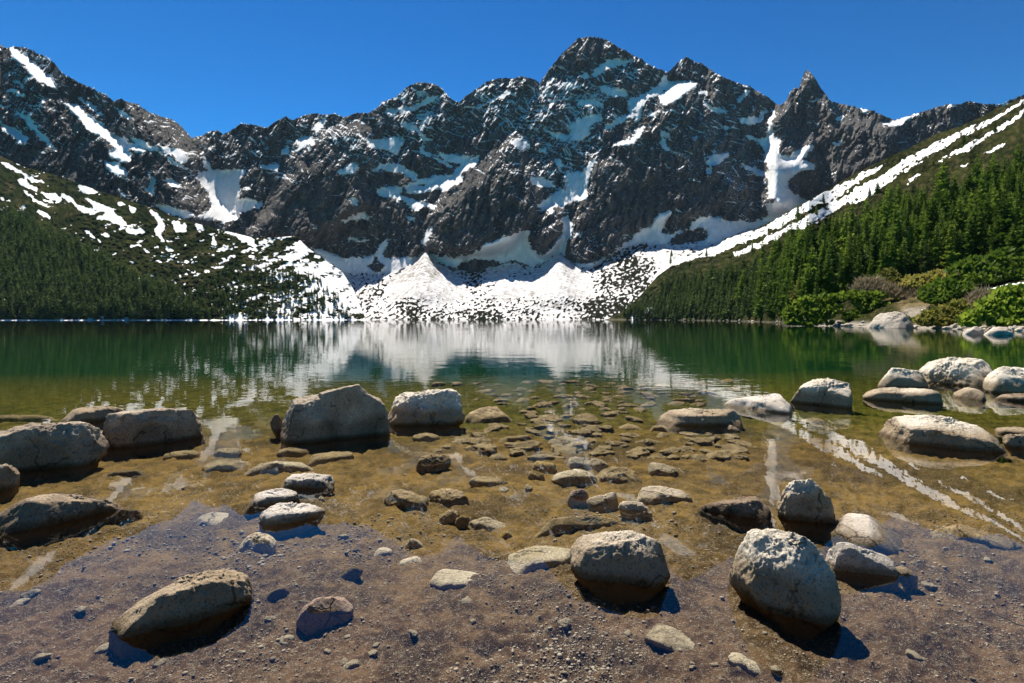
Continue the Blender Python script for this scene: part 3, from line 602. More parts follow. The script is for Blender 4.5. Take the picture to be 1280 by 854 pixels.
def rock(pts, base, label, mat, sp=.4, tf=.6, p=16, sunk=False, seed=0, amp=.05, name='rock', cat='rock', lev=5, more=(), facets=22):
    """a stone whose outline was traced: planes through the outline, a lit top plane, a front face, a back, then rough relief"""
    p = p * 1.5; hp = hull(pts); (x1, y1), (x2, y2) = base
    zb = 0.0
    if sunk:
        for _ in range(4): q = gnd((x1 + x2) / 2, (y1 + y2) / 2, zb); zb = float(bedh(q[0], q[1])) + .004
    P1, P2 = gnd(x1, y1, zb), gnd(x2, y2, zb); e = P2 - P1; Wd = np.linalg.norm(e)
    nf = unit(np.array([e[1], -e[0], 0])); nf = nf if nf[1] < 0 else -nf
    Tk = tf * Wd
    q_ = min(hp, key=lambda q: q[1])
    yb_ = y1 + (y2 - y1) * min(max((q_[0] - x1) / (x2 - x1 + 1e-9), 0), 1)
    far_ = (H - zb - .05 * Wd) * F / (q_[1] - YH) - (H - zb) * F / (yb_ - YH)      # a lying slab ends where its outline meets the bed
    if q_[1] < YH + 4: far_ = 1e3
    elif sp >= .7: Tk = .85 * far_ / .62
    Tk = max(min(Tk, .85 * far_ / .62), .12 * Wd)
    def d0(px):
        u = (px - CX) / F; den = e[0] - u * e[1]
        t = (u * P1[1] - P1[0]) / den; return P1[1] + np.clip(t, -.25, 1.25) * e[1]
    cx, cy = np.mean([q[0] for q in hp]), np.mean([q[1] for q in hp])
    ymin = min(q[1] for q in hp); planes = []
    for i in range(len(hp)):
        (ax, ay), (bx, by) = hp[i], hp[(i + 1) % len(hp)]
        el = math.hypot(bx - ax, by - ay)
        if el < .6: continue
        nx, ny = (by - ay) / el, -(bx - ax) / el
        if nx * ((ax + bx) / 2 - cx) + ny * ((ay + by) / 2 - cy) < 0: nx, ny = -nx, -ny
        n = unit(np.cross(ray(ax, ay), ray(bx, by)))
        mid = ((ax + bx) / 2, (ay + by) / 2)
        if n @ (ray(*mid) * 5 - ray(cx, cy) * 5) < 0: n = -n
        if ny > .72: continue
        if ny < -.45:
            dt = d0(mid[0]) + .62 * Tk
            A = Cv + ray(*mid) * dt
            yb = y1 + (y2 - y1) * np.clip((mid[0] - x1) / (x2 - x1 + 1e-9), 0, 1)
            ys = mid[1] + sp * (yb - mid[1])
            Bp = Cv + ray(mid[0], ys) * (d0(mid[0]) + .06 * Tk)
            ed = ray(bx, by) * (d0(bx) + .62 * Tk) - ray(ax, ay) * (d0(ax) + .62 * Tk)
            nt_ = unit(np.cross(ed, Bp - A)); nt_ = nt_ if nt_[2] > 0 else -nt_
            planes.append((nt_, A)); planes.append((unit(n + np.array([0, .55, 0])), A))
        else:
            A = Cv + ray(*mid) * (d0(mid[0]) + .42 * Tk)
            planes.append((unit(n + np.array([0, -.30, 0])), A)); planes.append((unit(n + np.array([0, .40, 0])), A))
    planes.append((unit(nf + np.array([0, 0, .16])), P1))
    planes.append((-nf, P1 - nf * Tk)); planes.append((unit(-nf + np.array([0, 0, .8])), P1 - nf * Tk * .93 + np.array([0, 0, .05 * Wd])))
    for pxx, sg in ((min(q[0] for q in hp), -1), (max(q[0] for q in hp), 1)):
        u = (pxx - CX) / F; planes.append((unit(np.array([1.0, -u, 0]) * sg), Cv + ray(pxx, YH) * (d0(pxx) + .4 * Tk)))
    ztop = H + (YH - ymin) / F * (d0(cx) + .5 * Tk)
    bedz = float(zbed(*(P1 + P2)[:2] / 2)) - .05
    planes.append((np.array([0, 0, -1.0]), np.array([0, 0, (zb - .10 * Wd - .02) if sunk else min(bedz, -.10) - .02])))
    dm = d0(cx) + .5 * Tk
    zc = zb + .42 * max(ztop - zb, .02); zc = zc if not sunk else zb + .25 * max(ztop - zb, .01)
    Cn = np.array([(cx - CX) / F * dm, dm, zc])
    U, Fc = ICO[lev]
    size = max(Wd, ztop - zb)
    acc = np.zeros(len(U))
    for n, A in planes:
        dd = max(n @ (A - Cn), .02 * size); c_ = U @ n
        acc += np.where(c_ > 1e-3, (np.maximum(c_, 1e-3) / dd) ** p, 0)
    r = acc ** (-1.0 / p) * 1.9 ** (1.0 / p); r = np.minimum(r, 2.2 * size)
    Pn = U * r[:, None]; rr_ = np.random.default_rng(int(seed * 10) + 5)
    for _ in range(facets):                                    # broken corners
        n = rr_.normal(size=3); n[2] = abs(n[2]) * .8; n = unit(n); hmax = (Pn @ n).max(); lim = rr_.uniform(.80, .95) * hmax
        pr = Pn @ n; k_ = np.where(pr > lim, lim / np.maximum(pr, 1e-6), 1.0); Pn = Pn * k_[:, None]
    r = np.linalg.norm(Pn, axis=1); q = Pn / size * 2.2 + seed * 3.17
    dsp = amp * size * (.55 * fbm(q[:, 0], q[:, 1], q[:, 2], 3) + .30 * fbm(q[:, 0] * 2.6, q[:, 1] * 2.6, q[:, 2] * 2.6, 5, True, .62) + .16 * fbm(q[:, 0] * 14, q[:, 1] * 14, q[:, 2] * 14, 3, False, .7))
    Pn = Pn * (1 + (dsp / np.maximum(r, .05 * size)).clip(-.3, .3))[:, None]
    base_loc = np.array([Cn[0], Cn[1], zb])
    Pn = Pn + Cn
    tl, tr, tt = min(q[0] for q in hp), max(q[0] for q in hp), ymin   # settle size and height on the traced extents
    for _ in range(3):
        up = Pn[:, 2] > zb - .01
        sx = CX + F * Pn[up, 0] / Pn[up, 1]; l_, r_ = sx.min(), sx.max(); s_all = CX + F * Pn[:, 0] / Pn[:, 1]
        s_new = tl + (s_all - l_) * np.clip((tr - tl) / (r_ - l_), .8, 1.25)
        Pn[:, 0] = (s_new - CX) / F * Pn[:, 1]
        sy = YH - F * (Pn[:, 2] - H) / Pn[:, 1]; k_ = int(np.argmin(sy))
        zt = H + (YH - tt) / F * Pn[k_, 1]; f_ = np.clip((zt - zb) / max(Pn[k_, 2] - zb, 1e-4), .6, 1.6)
        Pn[:, 2] = np.where(Pn[:, 2] > zb, zb + (Pn[:, 2] - zb) * f_, Pn[:, 2])
    if label is None: return Pn, Fc
    for p2, b2, k2 in more:                                     # further lobes of the same stone
        P_, F_2 = rock(p2, b2, None, mat, **{**dict(sp=sp, tf=tf, p=p, sunk=sunk, amp=amp, lev=lev), **k2}); Fc = np.concatenate([Fc, F_2 + len(Pn)]); Pn = np.concatenate([Pn, P_])
    o = mk(name, Pn - base_loc, Fc, mat, loc=base_loc)
    return tag(o, label, cat)

A_, B_, C_, D_, E_, F_, G_, H_ = (0,430), (320,430), (640,430), (960,430), (0,640), (320,640), (640,640), (960,640)
RK = [
# --- blocks standing out of the water
(V(*A_,[(500,530),(510,400),(560,375),(800,335),(960,318),(1005,325),(1015,350),(1015,450),(900,500),(700,525)]), V(*A_,[(505,540),(1012,462)]), 'long brown granite block with a flat pale top, ending beside open water', M_BROWN, dict(sp=.16,p=34,tf=.45,lev=6,seed=1)),
(V(*A_,[(-160,500),(0,455),(200,410),(400,395),(500,385),(540,400),(545,450),(500,540),(470,590),(200,640),(100,640),(-160,620)]), V(*A_,[(-140,655),(480,600)]), 'large brown block at the photo edge, butted against the long flat-topped block', M_BROWN, dict(sp=.22,p=22,tf=.5,lev=6,seed=2)),
(V(*A_,[(295,350),(400,335),(600,308),(640,325),(645,350),(560,385),(300,400)]), V(*A_,[(300,405),(640,368)]), 'low pinkish slab in the water behind the two big brown blocks', M_GRAN, dict(sp=.38,p=24,seed=3,tf=.5)),
(V(*A_,[(-70,600),(0,595),(60,610),(100,650),(95,690),(0,735),(-70,750)]), V(*A_,[(-70,755),(100,705)]), 'small brown block in the shadow below the large block at the photo edge', M_BROWN, dict(sp=.3,p=16,seed=4)),
(V(*A_,[(-60,810),(0,800),(100,770),(280,755),(480,745),(600,745),(640,760),(560,800),(440,854),(200,900),(-60,970)]), V(*A_,[(-60,975),(580,805)]), 'long low dark slab sloping into white reflections below the brown blocks', M_BROWN, dict(sp=.38,p=20,tf=.35,lev=6,seed=5)),
(V(*B_,[(262,310),(330,245),(430,200),(480,212),(560,243),(580,300),(590,450),(420,470),(330,420)]), V(*B_,[(290,488),(600,460)]), 'tall angular brown boulder with a peaked top, largest in the middle of the shallows', M_BROWN, dict(sp=.10,p=70,tf=.7,lev=6,seed=6,amp=.035,more=((V(*B_,[(120,470),(120,380),(135,315),(180,280),(300,250),(380,250),(420,470),(300,470)]),V(*B_,[(125,500),(420,478)]),dict(sp=.35,p=24,seed=6.4,tf=.95)),(V(*B_,[(460,300),(520,250),(580,246),(635,248),(645,310),(668,440),(500,460),(460,450)]),V(*B_,[(450,472),(668,450)]),dict(sp=.07,p=40,seed=6.7,tf=.9))))),
(V(*B_,[(655,290),(700,250),(840,225),(960,222),(1040,270),(1045,320),(1010,395),(850,405),(670,400)]), V(*B_,[(665,408),(1020,402)]), 'rounded grey boulder with a hollow in its face beside the peaked boulder', M_GRAN, dict(sp=.34,p=9,tf=.6,lev=6,seed=7,amp=.08)),
(V(*B_,[(70,400),(120,350),(135,420),(90,440)]), V(*B_,[(75,435),(135,442)]), 'small dark stone tucked against the side of the peaked boulder', M_BROWN, dict(sp=.3,lev=4,seed=8)),
(V(*D_,[(110,255),(145,185),(280,168),(400,168),(425,190),(425,300),(380,325),(250,320),(150,290)]), V(*D_,[(130,292),(425,325)]), 'squarish grey boulder with a flat top casting a shadow on the shallows', M_GRAN, dict(sp=.38,p=20,tf=.6,lev=6,seed=9,amp=.06)),
([(905,494),(920,492),(960,493),(980,497),(990,508),(991,516),(965,518),(935,512)], [(918,509),(990,519)], 'flat pale slab lying beside the squarish boulder', M_WHITE, dict(sp=.66,p=14,tf=.6,seed=10)),
(V(*C_,[(725,350),(760,330),(900,318),(1070,318),(1140,360),(1150,390),(1060,410),(840,415),(790,380)]), V(*C_,[(790,405),(1150,408)]), 'low flat-topped grey rock with a dark hollow under its front edge', M_GRAN, dict(sp=.4,p=18,tf=.5,seed=11,amp=.07)),
(V(*D_,[(470,235),(500,215),(600,225),(740,230),(840,235),(870,260),(875,300),(760,300),(600,285),(500,265)]), V(*D_,[(500,272),(875,305)]), 'long flat smooth rock lying in front of the small peaked rock', M_GRAN, dict(sp=.42,p=10,tf=.35,seed=12)),
(V(*D_,[(545,185),(565,140),(640,118),(700,135),(800,190),(800,215),(690,225),(600,220)]), V(*D_,[(558,218),(805,222)]), 'small peaked grey rock between the long flat rock and the big back boulder', M_GRAN, dict(sp=.55,p=16,tf=.5,seed=13)),
(V(*D_,[(740,155),(755,95),(800,68),(860,62),(1060,75),(1160,105),(1165,125),(1090,150),(1060,205),(900,200),(780,185)]), V(*D_,[(755,190),(1075,218)]), 'biggest pale boulder of the cluster near the bushy shore, long and level-topped', M_GRAN, dict(sp=.42,p=14,tf=.55,lev=6,seed=14,amp=.06)),
(V(*D_,[(1070,190),(1090,150),(1160,115),(1277,110),(1400,130),(1400,240),(1277,240),(1110,245)]), V(*D_,[(1075,248),(1400,248)]), 'rounded pale boulder cut by the photo edge beside the long level boulder', M_GRAN, dict(sp=.62,p=10,tf=.6,seed=15)),
(V(*D_,[(920,245),(960,220),(1000,215),(1050,240),(1090,265),(1080,285),(960,275)]), V(*D_,[(930,268),(1090,288)]), 'low reddish grey stone in front of the long level boulder', M_GRAN, dict(sp=.55,seed=16,lev=4)),
(V(*D_,[(1130,260),(1200,245),(1277,245),(1350,260),(1350,290),(1240,285),(1150,275)]), V(*D_,[(1140,279),(1350,296)]), 'dark low stone just below the rounded boulder cut by the photo edge', M_BROWN, dict(sp=.5,seed=17,lev=4)),
(V(*D_,[(550,395),(590,370),(700,352),(780,352),(880,375),(990,400),(1060,430),(1150,465),(1190,510),(1190,540),(1050,555),(900,530),(780,500),(690,480),(600,425)]), V(*D_,[(680,492),(1192,556)]), 'broad pale rock sloping down to a pointed end, alone in golden shallows', M_GRAN, dict(sp=.55,p=16,tf=.6,lev=6,seed=18,amp=.06)),
(V(*D_,[(1130,420),(1200,412),(1320,420),(1320,450),(1180,450)]), V(*D_,[(1150,448),(1320,457)]), 'flat pale rock top behind a mottled stone at the photo edge', M_GRAN, dict(sp=.6,seed=19,lev=4)),
(V(*D_,[(1170,470),(1200,448),(1320,450),(1320,520),(1200,515)]), V(*D_,[(1180,518),(1320,523)]), 'mottled grey stone at the photo edge beside the broad sloping rock', M_GRAN, dict(sp=.5,p=10,seed=20,lev=5)),
([(910,690),(925,672),(945,661),(965,660),(1000,668),(1025,678),(1038,700),(1045,718),(1052,745),(1050,765),(1030,785),(1000,790),(960,770),(930,745),(912,715)], [(925,750),(1045,792)], 'biggest rounded boulder of the foreground, pitted pale top and dark front', M_GRAN, dict(sp=.50,p=10,tf=.75,lev=6,seed=21,amp=.06)),
(V(*H_,[(330,80),(400,5),(440,5),(520,90),(600,190),(590,215),(520,185),(430,145),(330,145)]), V(*H_,[(320,150),(600,220)]), 'white pointed rock leaning behind the biggest foreground boulder', M_WHITE, dict(sp=.80,p=50,tf=.55,seed=22,amp=.03,facets=5)),
(V(*H_,[(280,165),(350,150),(420,150),(540,205),(610,245),(650,290),(650,320),(560,320),(450,300),(330,270)]), V(*H_,[(300,280),(650,328)]), 'narrow elongated white-topped rock between the biggest boulder and the pointed rock', M_WHITE, dict(sp=.42,p=16,tf=.4,seed=23,amp=.06)),
(V(*H_,[(630,270),(690,280),(735,310),(735,325),(650,320)]), V(*H_,[(645,322),(738,330)]), 'small flat white stone at the tip of the elongated rock', M_WHITE, dict(sp=.75,seed=24,lev=4)),
([(970,628),(977,603),(995,598),(1005,601),(1025,618),(1043,637),(1046,648),(1020,655),(990,652),(975,642)], [(972,648),(1046,656)], 'knobbly pale rock with a steep lit side, next to a dark slab', M_GRAN, dict(sp=.45,p=12,tf=.6,lev=6,seed=25,amp=.09)),
([(875,630),(905,627),(920,622),(945,620),(960,630),(965,643),(930,645),(895,640)], [(885,641),(966,650)], 'dark low slab with a pale rim next to the knobbly rock', M_BROWN, dict(sp=.35,p=14,seed=26,amp=.07)),
([(712,700),(725,685),(735,670),(745,664),(770,663),(805,665),(825,675),(835,695),(838,710),(830,725),(790,733),(745,732),(720,715)], [(724,722),(834,736)], 'rounded boulder with a white top and dark underside beside a yellow-stained slab', M_GRAN, dict(sp=.40,p=11,tf=.65,lev=6,seed=27,amp=.05)),
([(138,795),(145,783),(175,765),(205,745),(225,722),(255,712),(300,710),(310,720),(316,735),(310,745),(280,765),(230,795),(185,803),(150,803)], [(142,812),(314,750)], 'long tilted boulder with a white ridge alone in the dark foreground water', M_GRAN, dict(sp=.42,p=14,tf=.5,lev=6,seed=28,amp=.06)),
([(325,634),(335,630),(357,627),(395,628),(404,634),(407,640),(404,645),(380,652),(342,656),(327,660),(324,649)], [(327,657),(405,647)], 'white craggy rock, nearest of three stepping towards the peaked boulder', M_WHITE, dict(sp=.55,p=16,seed=29,amp=.10)),
([(312,626),(324,617),(342,611),(361,610),(372,615),(374,622),(361,627),(324,632)], [(315,633),(373,625)], 'white flat rock, middle one of three stepping towards the peaked boulder', M_WHITE, dict(sp=.6,p=14,seed=30,amp=.08)),
([(355,606),(359,594),(365,591),(389,591),(415,594),(419,602),(417,609),(389,615),(369,613)], [(357,608),(418,612)], 'grey and white striped rock, farthest of three stepping towards the peaked boulder', M_WHITE, dict(sp=.42,p=16,seed=31,amp=.10)),
# --- under the surface or only just awash
([(299,681),(305,674),(325,665),(340,668),(346,675),(344,684),(330,690),(312,687)], [(302,685),(345,689)], 'small greyish sunken rock just below the white craggy rock', M_PALE, dict(sp=.5,sunk=True,seed=32)),
([(244,650),(255,641),(275,640),(294,644),(285,655),(262,665),(247,658)], [(248,661),(290,652)], 'flat pinkish sunken slab with a pointed end in violet water', M_PALE, dict(sp=.82,sunk=True,seed=33,p=24,amp=.03)),
([(370,777),(383,757),(395,748),(410,745),(441,748),(442,765),(438,778),(410,788),(378,788)], [(374,789),(440,781)], 'smooth pinkish sunken boulder in the middle of the dark foreground', M_PINK, dict(sp=.5,sunk=True,seed=34,p=10,amp=.03,tf=.6)),
([(537,715),(545,711),(583,715),(611,723),(612,729),(586,738),(545,741),(538,733)], [(540,741),(610,730)], 'flat pale sunken stone with rounded ends above the rippled mud', M_PALE, dict(sp=.72,sunk=True,seed=35,p=12,amp=.03)),
([(632,700),(655,686),(683,682),(705,683),(718,690),(712,705),(690,717),(660,722),(640,713)], [(640,722),(713,711)], 'pale slab with yellow staining touching the white-topped boulder', M_PALE, dict(sp=.72,sunk=True,seed=36,p=14,amp=.03)),
([(805,795),(810,780),(820,779),(840,788),(858,800),(867,815),(863,825),(845,820),(820,813)], [(812,815),(865,826)], 'streaked tan slab lying flat on gravel below the white-topped boulder', M_STRI, dict(sp=.85,sunk=True,seed=37,p=20,amp=.03)),
([(677,655),(700,648),(740,645),(775,644),(770,651),(735,660),(715,668),(695,662)], [(690,666),(770,653)], 'thin wedge-shaped brown slab just behind the white-topped boulder', M_SUNK, dict(sp=.72,sunk=True,seed=38,p=26,amp=.03,tf=.4)),
([(665,583),(675,576),(696,579),(696,586),(680,591),(666,588)], [(667,590),(696,590)], 'ochre yellow stone, larger of the two yellow ones', M_YELL, dict(sp=.55,seed=39,sunk=True,p=9,lev=4)),
([(659,589),(668,588),(681,594),(680,598),(661,598)], [(661,599),(681,599)], 'ochre yellow stone, smaller of the two yellow ones', M_YELL, dict(sp=.6,seed=40,sunk=True,p=9,lev=4)),
([(708,571),(745,576),(761,580),(756,585),(738,590),(710,583)], [(710,585),(757,589)], 'pale buff slab with a straight back edge at the rear of the stone cluster', M_PALE, dict(sp=.6,seed=41,sunk=True,p=22,amp=.03,tf=.4)),
([(689,595),(700,590),(724,586),(742,595),(747,604),(728,607),(701,607)], [(691,604),(747,608)], 'pointed stone with a pale lit top and black front in the stone cluster', M_PALE, dict(sp=.45,seed=42,sunk=True,p=18)),
([(741,591),(763,584),(780,583),(798,592),(803,601),(780,604),(761,604)], [(745,603),(803,605)], 'grey-brown humped stone with a wet glint in the stone cluster', M_SUNK, dict(sp=.6,seed=43,sunk=True,p=12)),
([(810,578),(842,586),(849,590),(835,597),(812,589)], [(812,592),(846,597)], 'pale yellowish angular slab alone behind the long flat one', M_PALE, dict(sp=.6,seed=44,sunk=True,p=26,amp=.03)),
([(797,617),(809,608),(830,607),(860,612),(865,617),(851,625),(796,625)], [(797,627),(862,626)], 'long flat pale grey slab with a black front edge and two cracks', M_PALE, dict(sp=.62,seed=45,sunk=True,p=22,amp=.04,tf=.5)),
([(709,615),(723,611),(738,617),(738,629),(724,633),(710,632)], [(710,633),(738,633)], 'squat stone with a pinkish lit face under the stone cluster', M_PINK, dict(sp=.6,seed=46,sunk=True,p=12,lev=4)),
([(733,631),(752,622),(770,615),(774,627),(752,643),(738,641)], [(738,643),(774,637)], 'tan stone tilted upward beside the squat pinkish one', M_PALE, dict(sp=.6,seed=47,sunk=True,p=16,lev=4)),
([(772,634),(784,626),(798,629),(812,641),(816,650),(780,650)], [(774,651),(816,651)], 'triangular stone with a pale top and black front behind the white-topped boulder', M_PALE, dict(sp=.45,seed=48,sunk=True,p=16)),
([(520,585),(533,569),(554,568),(564,576),(557,587),(526,592)], [(522,593),(562,588)], 'dark stone with a white wet top inside a bright reflection', M_SUNK, dict(sp=.5,seed=49,sunk=True,p=16)),
([(480,617),(491,611),(512,615),(534,625),(536,633),(515,638),(484,633)], [(482,634),(536,638)], 'brown stone with a curved pale ridge and dark hollow front', M_SUNK, dict(sp=.5,seed=50,sunk=True,p=14)),
([(536,611),(554,610),(575,610),(587,624),(585,633),(568,636),(540,624)], [(540,628),(586,637)], 'rounded brown stone with a black shadowed front beside the ridged one', M_SUNK, dict(sp=.55,seed=51,sunk=True,p=10)),
([(586,599),(599,595),(613,596),(636,603),(606,607),(589,604)], [(588,608),(634,607)], 'thin brown leaf-shaped stone alone above the dark gravel patch', M_SUNK, dict(sp=.55,seed=52,sunk=True,p=16,lev=4)),
([(548,647),(564,637),(575,643),(568,653),(554,651)], [(550,653),(573,654)], 'little dark brown stone, larger of a pair by the striped stone', M_SUNK, dict(sp=.5,seed=53,lev=4,sunk=True)),
([(568,652),(575,645),(587,646),(584,655),(573,656)], [(569,657),(586,657)], 'little dark brown stone touching the striped stone', M_SUNK, dict(sp=.5,seed=54,lev=4,sunk=True)),
([(584,655),(603,646),(620,652),(635,659),(606,662),(585,661)], [(585,663),(634,662)], 'striped tan stone above a row of orange pebbles', M_STRI, dict(sp=.65,seed=55,lev=4,sunk=True)),
([(624,669),(634,664),(641,668),(634,672)], [(625,673),(640,673)], 'small orange stone beneath the striped tan stone', M_YELL, dict(sp=.6,seed=56,lev=3,sunk=True)),
([(506,678),(517,673),(529,680),(515,685)], [(508,686),(528,685)], 'small pale sunken stone with a dark front, at the edge of the golden patch', M_PALE, dict(sp=.6,seed=57,lev=3,sunk=True)),
([(467,696),(475,685),(490,684),(490,689),(475,694)], [(468,697),(489,692)], 'small slanting whitish sunken stone on pinkish gravel', M_PALE, dict(sp=.7,seed=58,lev=3,sunk=True)),
([(503,700),(520,695),(528,698),(518,703)], [(504,704),(527,703)], 'thin tan pebble-like slab below the small slanting whitish stone', M_PALE, dict(sp=.7,seed=59,lev=3,sunk=True)),
([(424,719),(440,708),(454,708),(443,724)], [(426,723),(446,726)], 'dark wedge-shaped sunken stone above the smooth pinkish boulder', M_BROWN, dict(sp=.4,seed=60,lev=4,sunk=True)),
([(327,746),(345,737),(361,733),(362,743),(347,748)], [(328,749),(362,746)], 'nearly black sunken wedge standing in for shadow at the end of the long tilted boulder', M_BROWN, dict(sp=.2,seed=61,lev=4,sunk=True)),  # dark solid added in place of a shadow wedge on the bed
([(908,815),(923,815),(953,838),(951,845),(921,838)], [(912,838),(953,847)], 'half-buried pale stone in the gravel below the biggest boulder', M_PALE, dict(sp=.75,seed=62,lev=4,sunk=True)),
([(1168,655),(1198,655),(1223,668),(1266,683),(1256,687),(1210,675)], [(1180,668),(1258,688)], 'long dark sunken slab in violet water away from the white rocks', M_SUNK, dict(sp=.8,seed=63,sunk=True,tf=.25)),
([(203,571),(225,564),(250,563),(243,570),(220,575)], [(206,575),(243,573)], 'golden sunken slab under the end of the long brown block', M_SUNK, dict(sp=.6,seed=64,lev=4,sunk=True)),
([(133,592),(155,589),(184,587),(175,593),(145,597)], [(135,597),(182,594)], 'dark thin sunken slab in front of the long brown block', M_BROWN, dict(sp=.4,seed=65,lev=4,sunk=True)),
([(252,585),(263,575),(300,573),(318,574),(300,584),(265,593)], [(255,593),(312,586)], 'bluish grey flat stone crossed by bright reflection, wider one', M_SUNK, dict(sp=.5,seed=66,sunk=True,lev=4)),
([(265,568),(275,560),(303,561),(295,570)], [(266,571),(296,572)], 'bluish grey flat stone crossed by bright reflection, narrower one behind', M_SUNK, dict(sp=.5,seed=67,sunk=True,lev=4)),
([(305,588),(352,576),(378,578),(390,585),(357,588),(335,593)], [(310,594),(388,588)], 'long awash slab with a white wet top in front of the peaked boulder', M_PALE, dict(sp=.5,seed=68,sunk=True,lev=4,tf=.35)),
([(345,565),(358,559),(388,560),(388,568),(353,571)], [(347,572),(388,570)], 'rounded olive stone under the shadowed foot of the peaked boulder', M_SUNK, dict(sp=.5,seed=69,sunk=True,p=9,lev=4)),
([(386,574),(408,565),(443,564),(443,570),(418,580)], [(390,579),(443,574)], 'flat square olive slab beside the rounded olive stone', M_SUNK, dict(sp=.65,seed=70,sunk=True,p=22,lev=4)),
([(515,545),(533,541),(550,545),(540,551),(520,550)], [(517,552),(548,551)], 'small golden stone at the waterline of the rounded grey boulder', M_SUNK, dict(sp=.6,seed=71,sunk=True,lev=4)),
([(581,523),(596,508),(620,508),(638,518),(630,525),(585,528)], [(583,530),(636,527)], 'broad sunken brown slab just past the rounded grey boulder', M_SUNK, dict(sp=.6,seed=72,sunk=True,lev=4)),
([(-25,526),(0,522),(60,518),(64,521),(0,529)], [(-25,531),(64,524)], 'thin awash slab behind the large block at the photo edge', M_SUNK, dict(sp=.6,seed=73,sunk=True,lev=4,tf=.3)),
([(623,549),(640,546),(664,544),(655,550),(635,552)], [(624,553),(660,551)], 'thin dark sunken sliver in the open shallows past the golden stone', M_SUNK, dict(sp=.4,seed=74,sunk=True,lev=4)),
(V(*C_,[(610,485),(690,470),(765,495),(700,505)]), V(*C_,[(612,500),(762,508)]), 'brown flat slab sunk in front of the dark-hollowed grey rock, darkest front edge', M_SUNK, dict(sp=.6,seed=75,sunk=True,lev=4,tf=.4)),
(V(*C_,[(540,410),(580,395),(640,415),(590,430)]), V(*C_,[(542,425),(638,430)]), 'olive diamond-shaped sunken slab before the dark-hollowed grey rock', M_SUNK, dict(sp=.7,seed=76,sunk=True,lev=4)),
(V(*C_,[(690,415),(740,405),(800,425),(740,435)]), V(*C_,[(692,432),(798,437)]), 'rusty brown sunken slab close under the dark-hollowed grey rock', M_SUNK, dict(sp=.6,seed=77,sunk=True,lev=4)),
(V(*C_,[(1045,425),(1090,405),(1140,430),(1090,445)]), V(*C_,[(1047,442),(1138,446)]), 'reddish sunken stone at the end of the dark-hollowed grey rock', M_PINK, dict(sp=.6,seed=78,sunk=True,lev=4)),
([(1000,524),(1018,522),(1033,526),(1020,530)], [(1001,530),(1032,531)], 'brown sunken slab in the shadow side of the squarish boulder', M_SUNK, dict(sp=.6,seed=79,sunk=True,lev=4)),
# --- right shore
(V(*h8,[(500,800),(560,770),(640,755),(690,757),(720,800),(725,830),(560,830)]), V(*h8,[(505,838),(722,840)]), 'biggest boulder on the far pebbly shore, pale and slanting between bushes', M_SHORE, dict(sp=.93,seed=80,p=20,tf=.8,facets=24)),
([(1203,415),(1219,408),(1230,410),(1213,417)], [(1204,418),(1228,418)], 'long pale shore slab beside the pebbles under the bushes', M_SHORE, dict(sp=.6,seed=81,lev=4)),
([(1229,416),(1246,408),(1266,408),(1267,414),(1246,418)], [(1230,419),(1267,419)], 'grey rounded shore rock nearest the photo edge under the bushes', M_SHORE, dict(sp=.5,seed=82,lev=4,p=10)),
]
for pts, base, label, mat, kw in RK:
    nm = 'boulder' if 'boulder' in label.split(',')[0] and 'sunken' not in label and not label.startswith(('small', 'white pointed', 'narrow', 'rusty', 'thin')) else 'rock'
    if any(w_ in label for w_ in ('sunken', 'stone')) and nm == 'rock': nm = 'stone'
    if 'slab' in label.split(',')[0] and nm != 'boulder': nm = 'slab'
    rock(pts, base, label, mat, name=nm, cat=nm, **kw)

# a thin stick lying on the gravel
pts_ = [gnd(x_, y_, -.045) for x_, y_ in ((1229, 764), (1243, 769), (1258, 774), (1270, 781), (1284, 785), (1298, 792))]
SV, SF = [], []
for i_, c_ in enumerate(pts_):
    for k_ in range(7):
        a_ = k_ / 7 * 6.2832; rd = .0022 + .0012 * i_ / 3
        SV.append(c_ + np.array([.3 * rd * math.cos(a_), rd * math.cos(a_), rd * math.sin(a_) + .004]))
for i_ in range(len(pts_) - 1):
    for k_ in range(7): SF.append((i_ * 7 + k_, i_ * 7 + (k_ + 1) % 7, (i_ + 1) * 7 + (k_ + 1) % 7, (i_ + 1) * 7 + k_))
o = mk('stick', np.array(SV) - pts_[0], np.array(SF), M_BARK, loc=pts_[0]); tag(o, 'thin dark stick lying on the dark gravel under water near the photo edge', 'stick')
# small stones: a few shapes, every stone a copy of its own
def stone_mesh(seed, flat, lev=3, amp=.22):
    U, Fc = ICO[lev]; r_ = np.random.default_rng(seed)
    acc = np.zeros(len(U))
    for i in range(13):
        n = unit(r_.normal(size=3)); c_ = U @ n; acc += np.where(c_ > 1e-3, (np.maximum(c_, 1e-3) / r_.uniform(.62, 1.0)) ** 14, 0)
    r = np.minimum(acc ** (-1 / 14.), 1.3)
    r = r * (1 + amp * fbm(U[:, 0] * 1.6 + seed, U[:, 1] * 1.6, U[:, 2] * 1.6, 4))
    return U * r[:, None] * np.array([1, .8, flat]) * .5, Fc
def protos(name, mat, seeds, flat, lev=3):
    out = []
    for s_ in seeds:
        v, f = stone_mesh(s_, flat, lev); o_ = mk(name, v, f, mat); out.append(o_)
    return out
def scatter(ps, spots, label, cat, group):
    used = set()
    for i, (loc, sz, rz, tilt) in enumerate(spots):
        k = i % len(ps); o_ = ps[k]
        if k in used: o_ = o_.copy(); col.objects.link(o_)
        used.add(k)
        o_.location = loc; o_.scale = (sz,) * 3; o_.rotation_euler = (tilt, tilt * .7, rz); tag(o_, label, cat, group)
boxes = []
for pts, *_ in RK:
    xs, ys = [q[0] for q in pts], [q[1] for q in pts]; boxes.append((min(xs) - 3, min(ys) - 2, max(xs) + 3, max(ys) + 4))
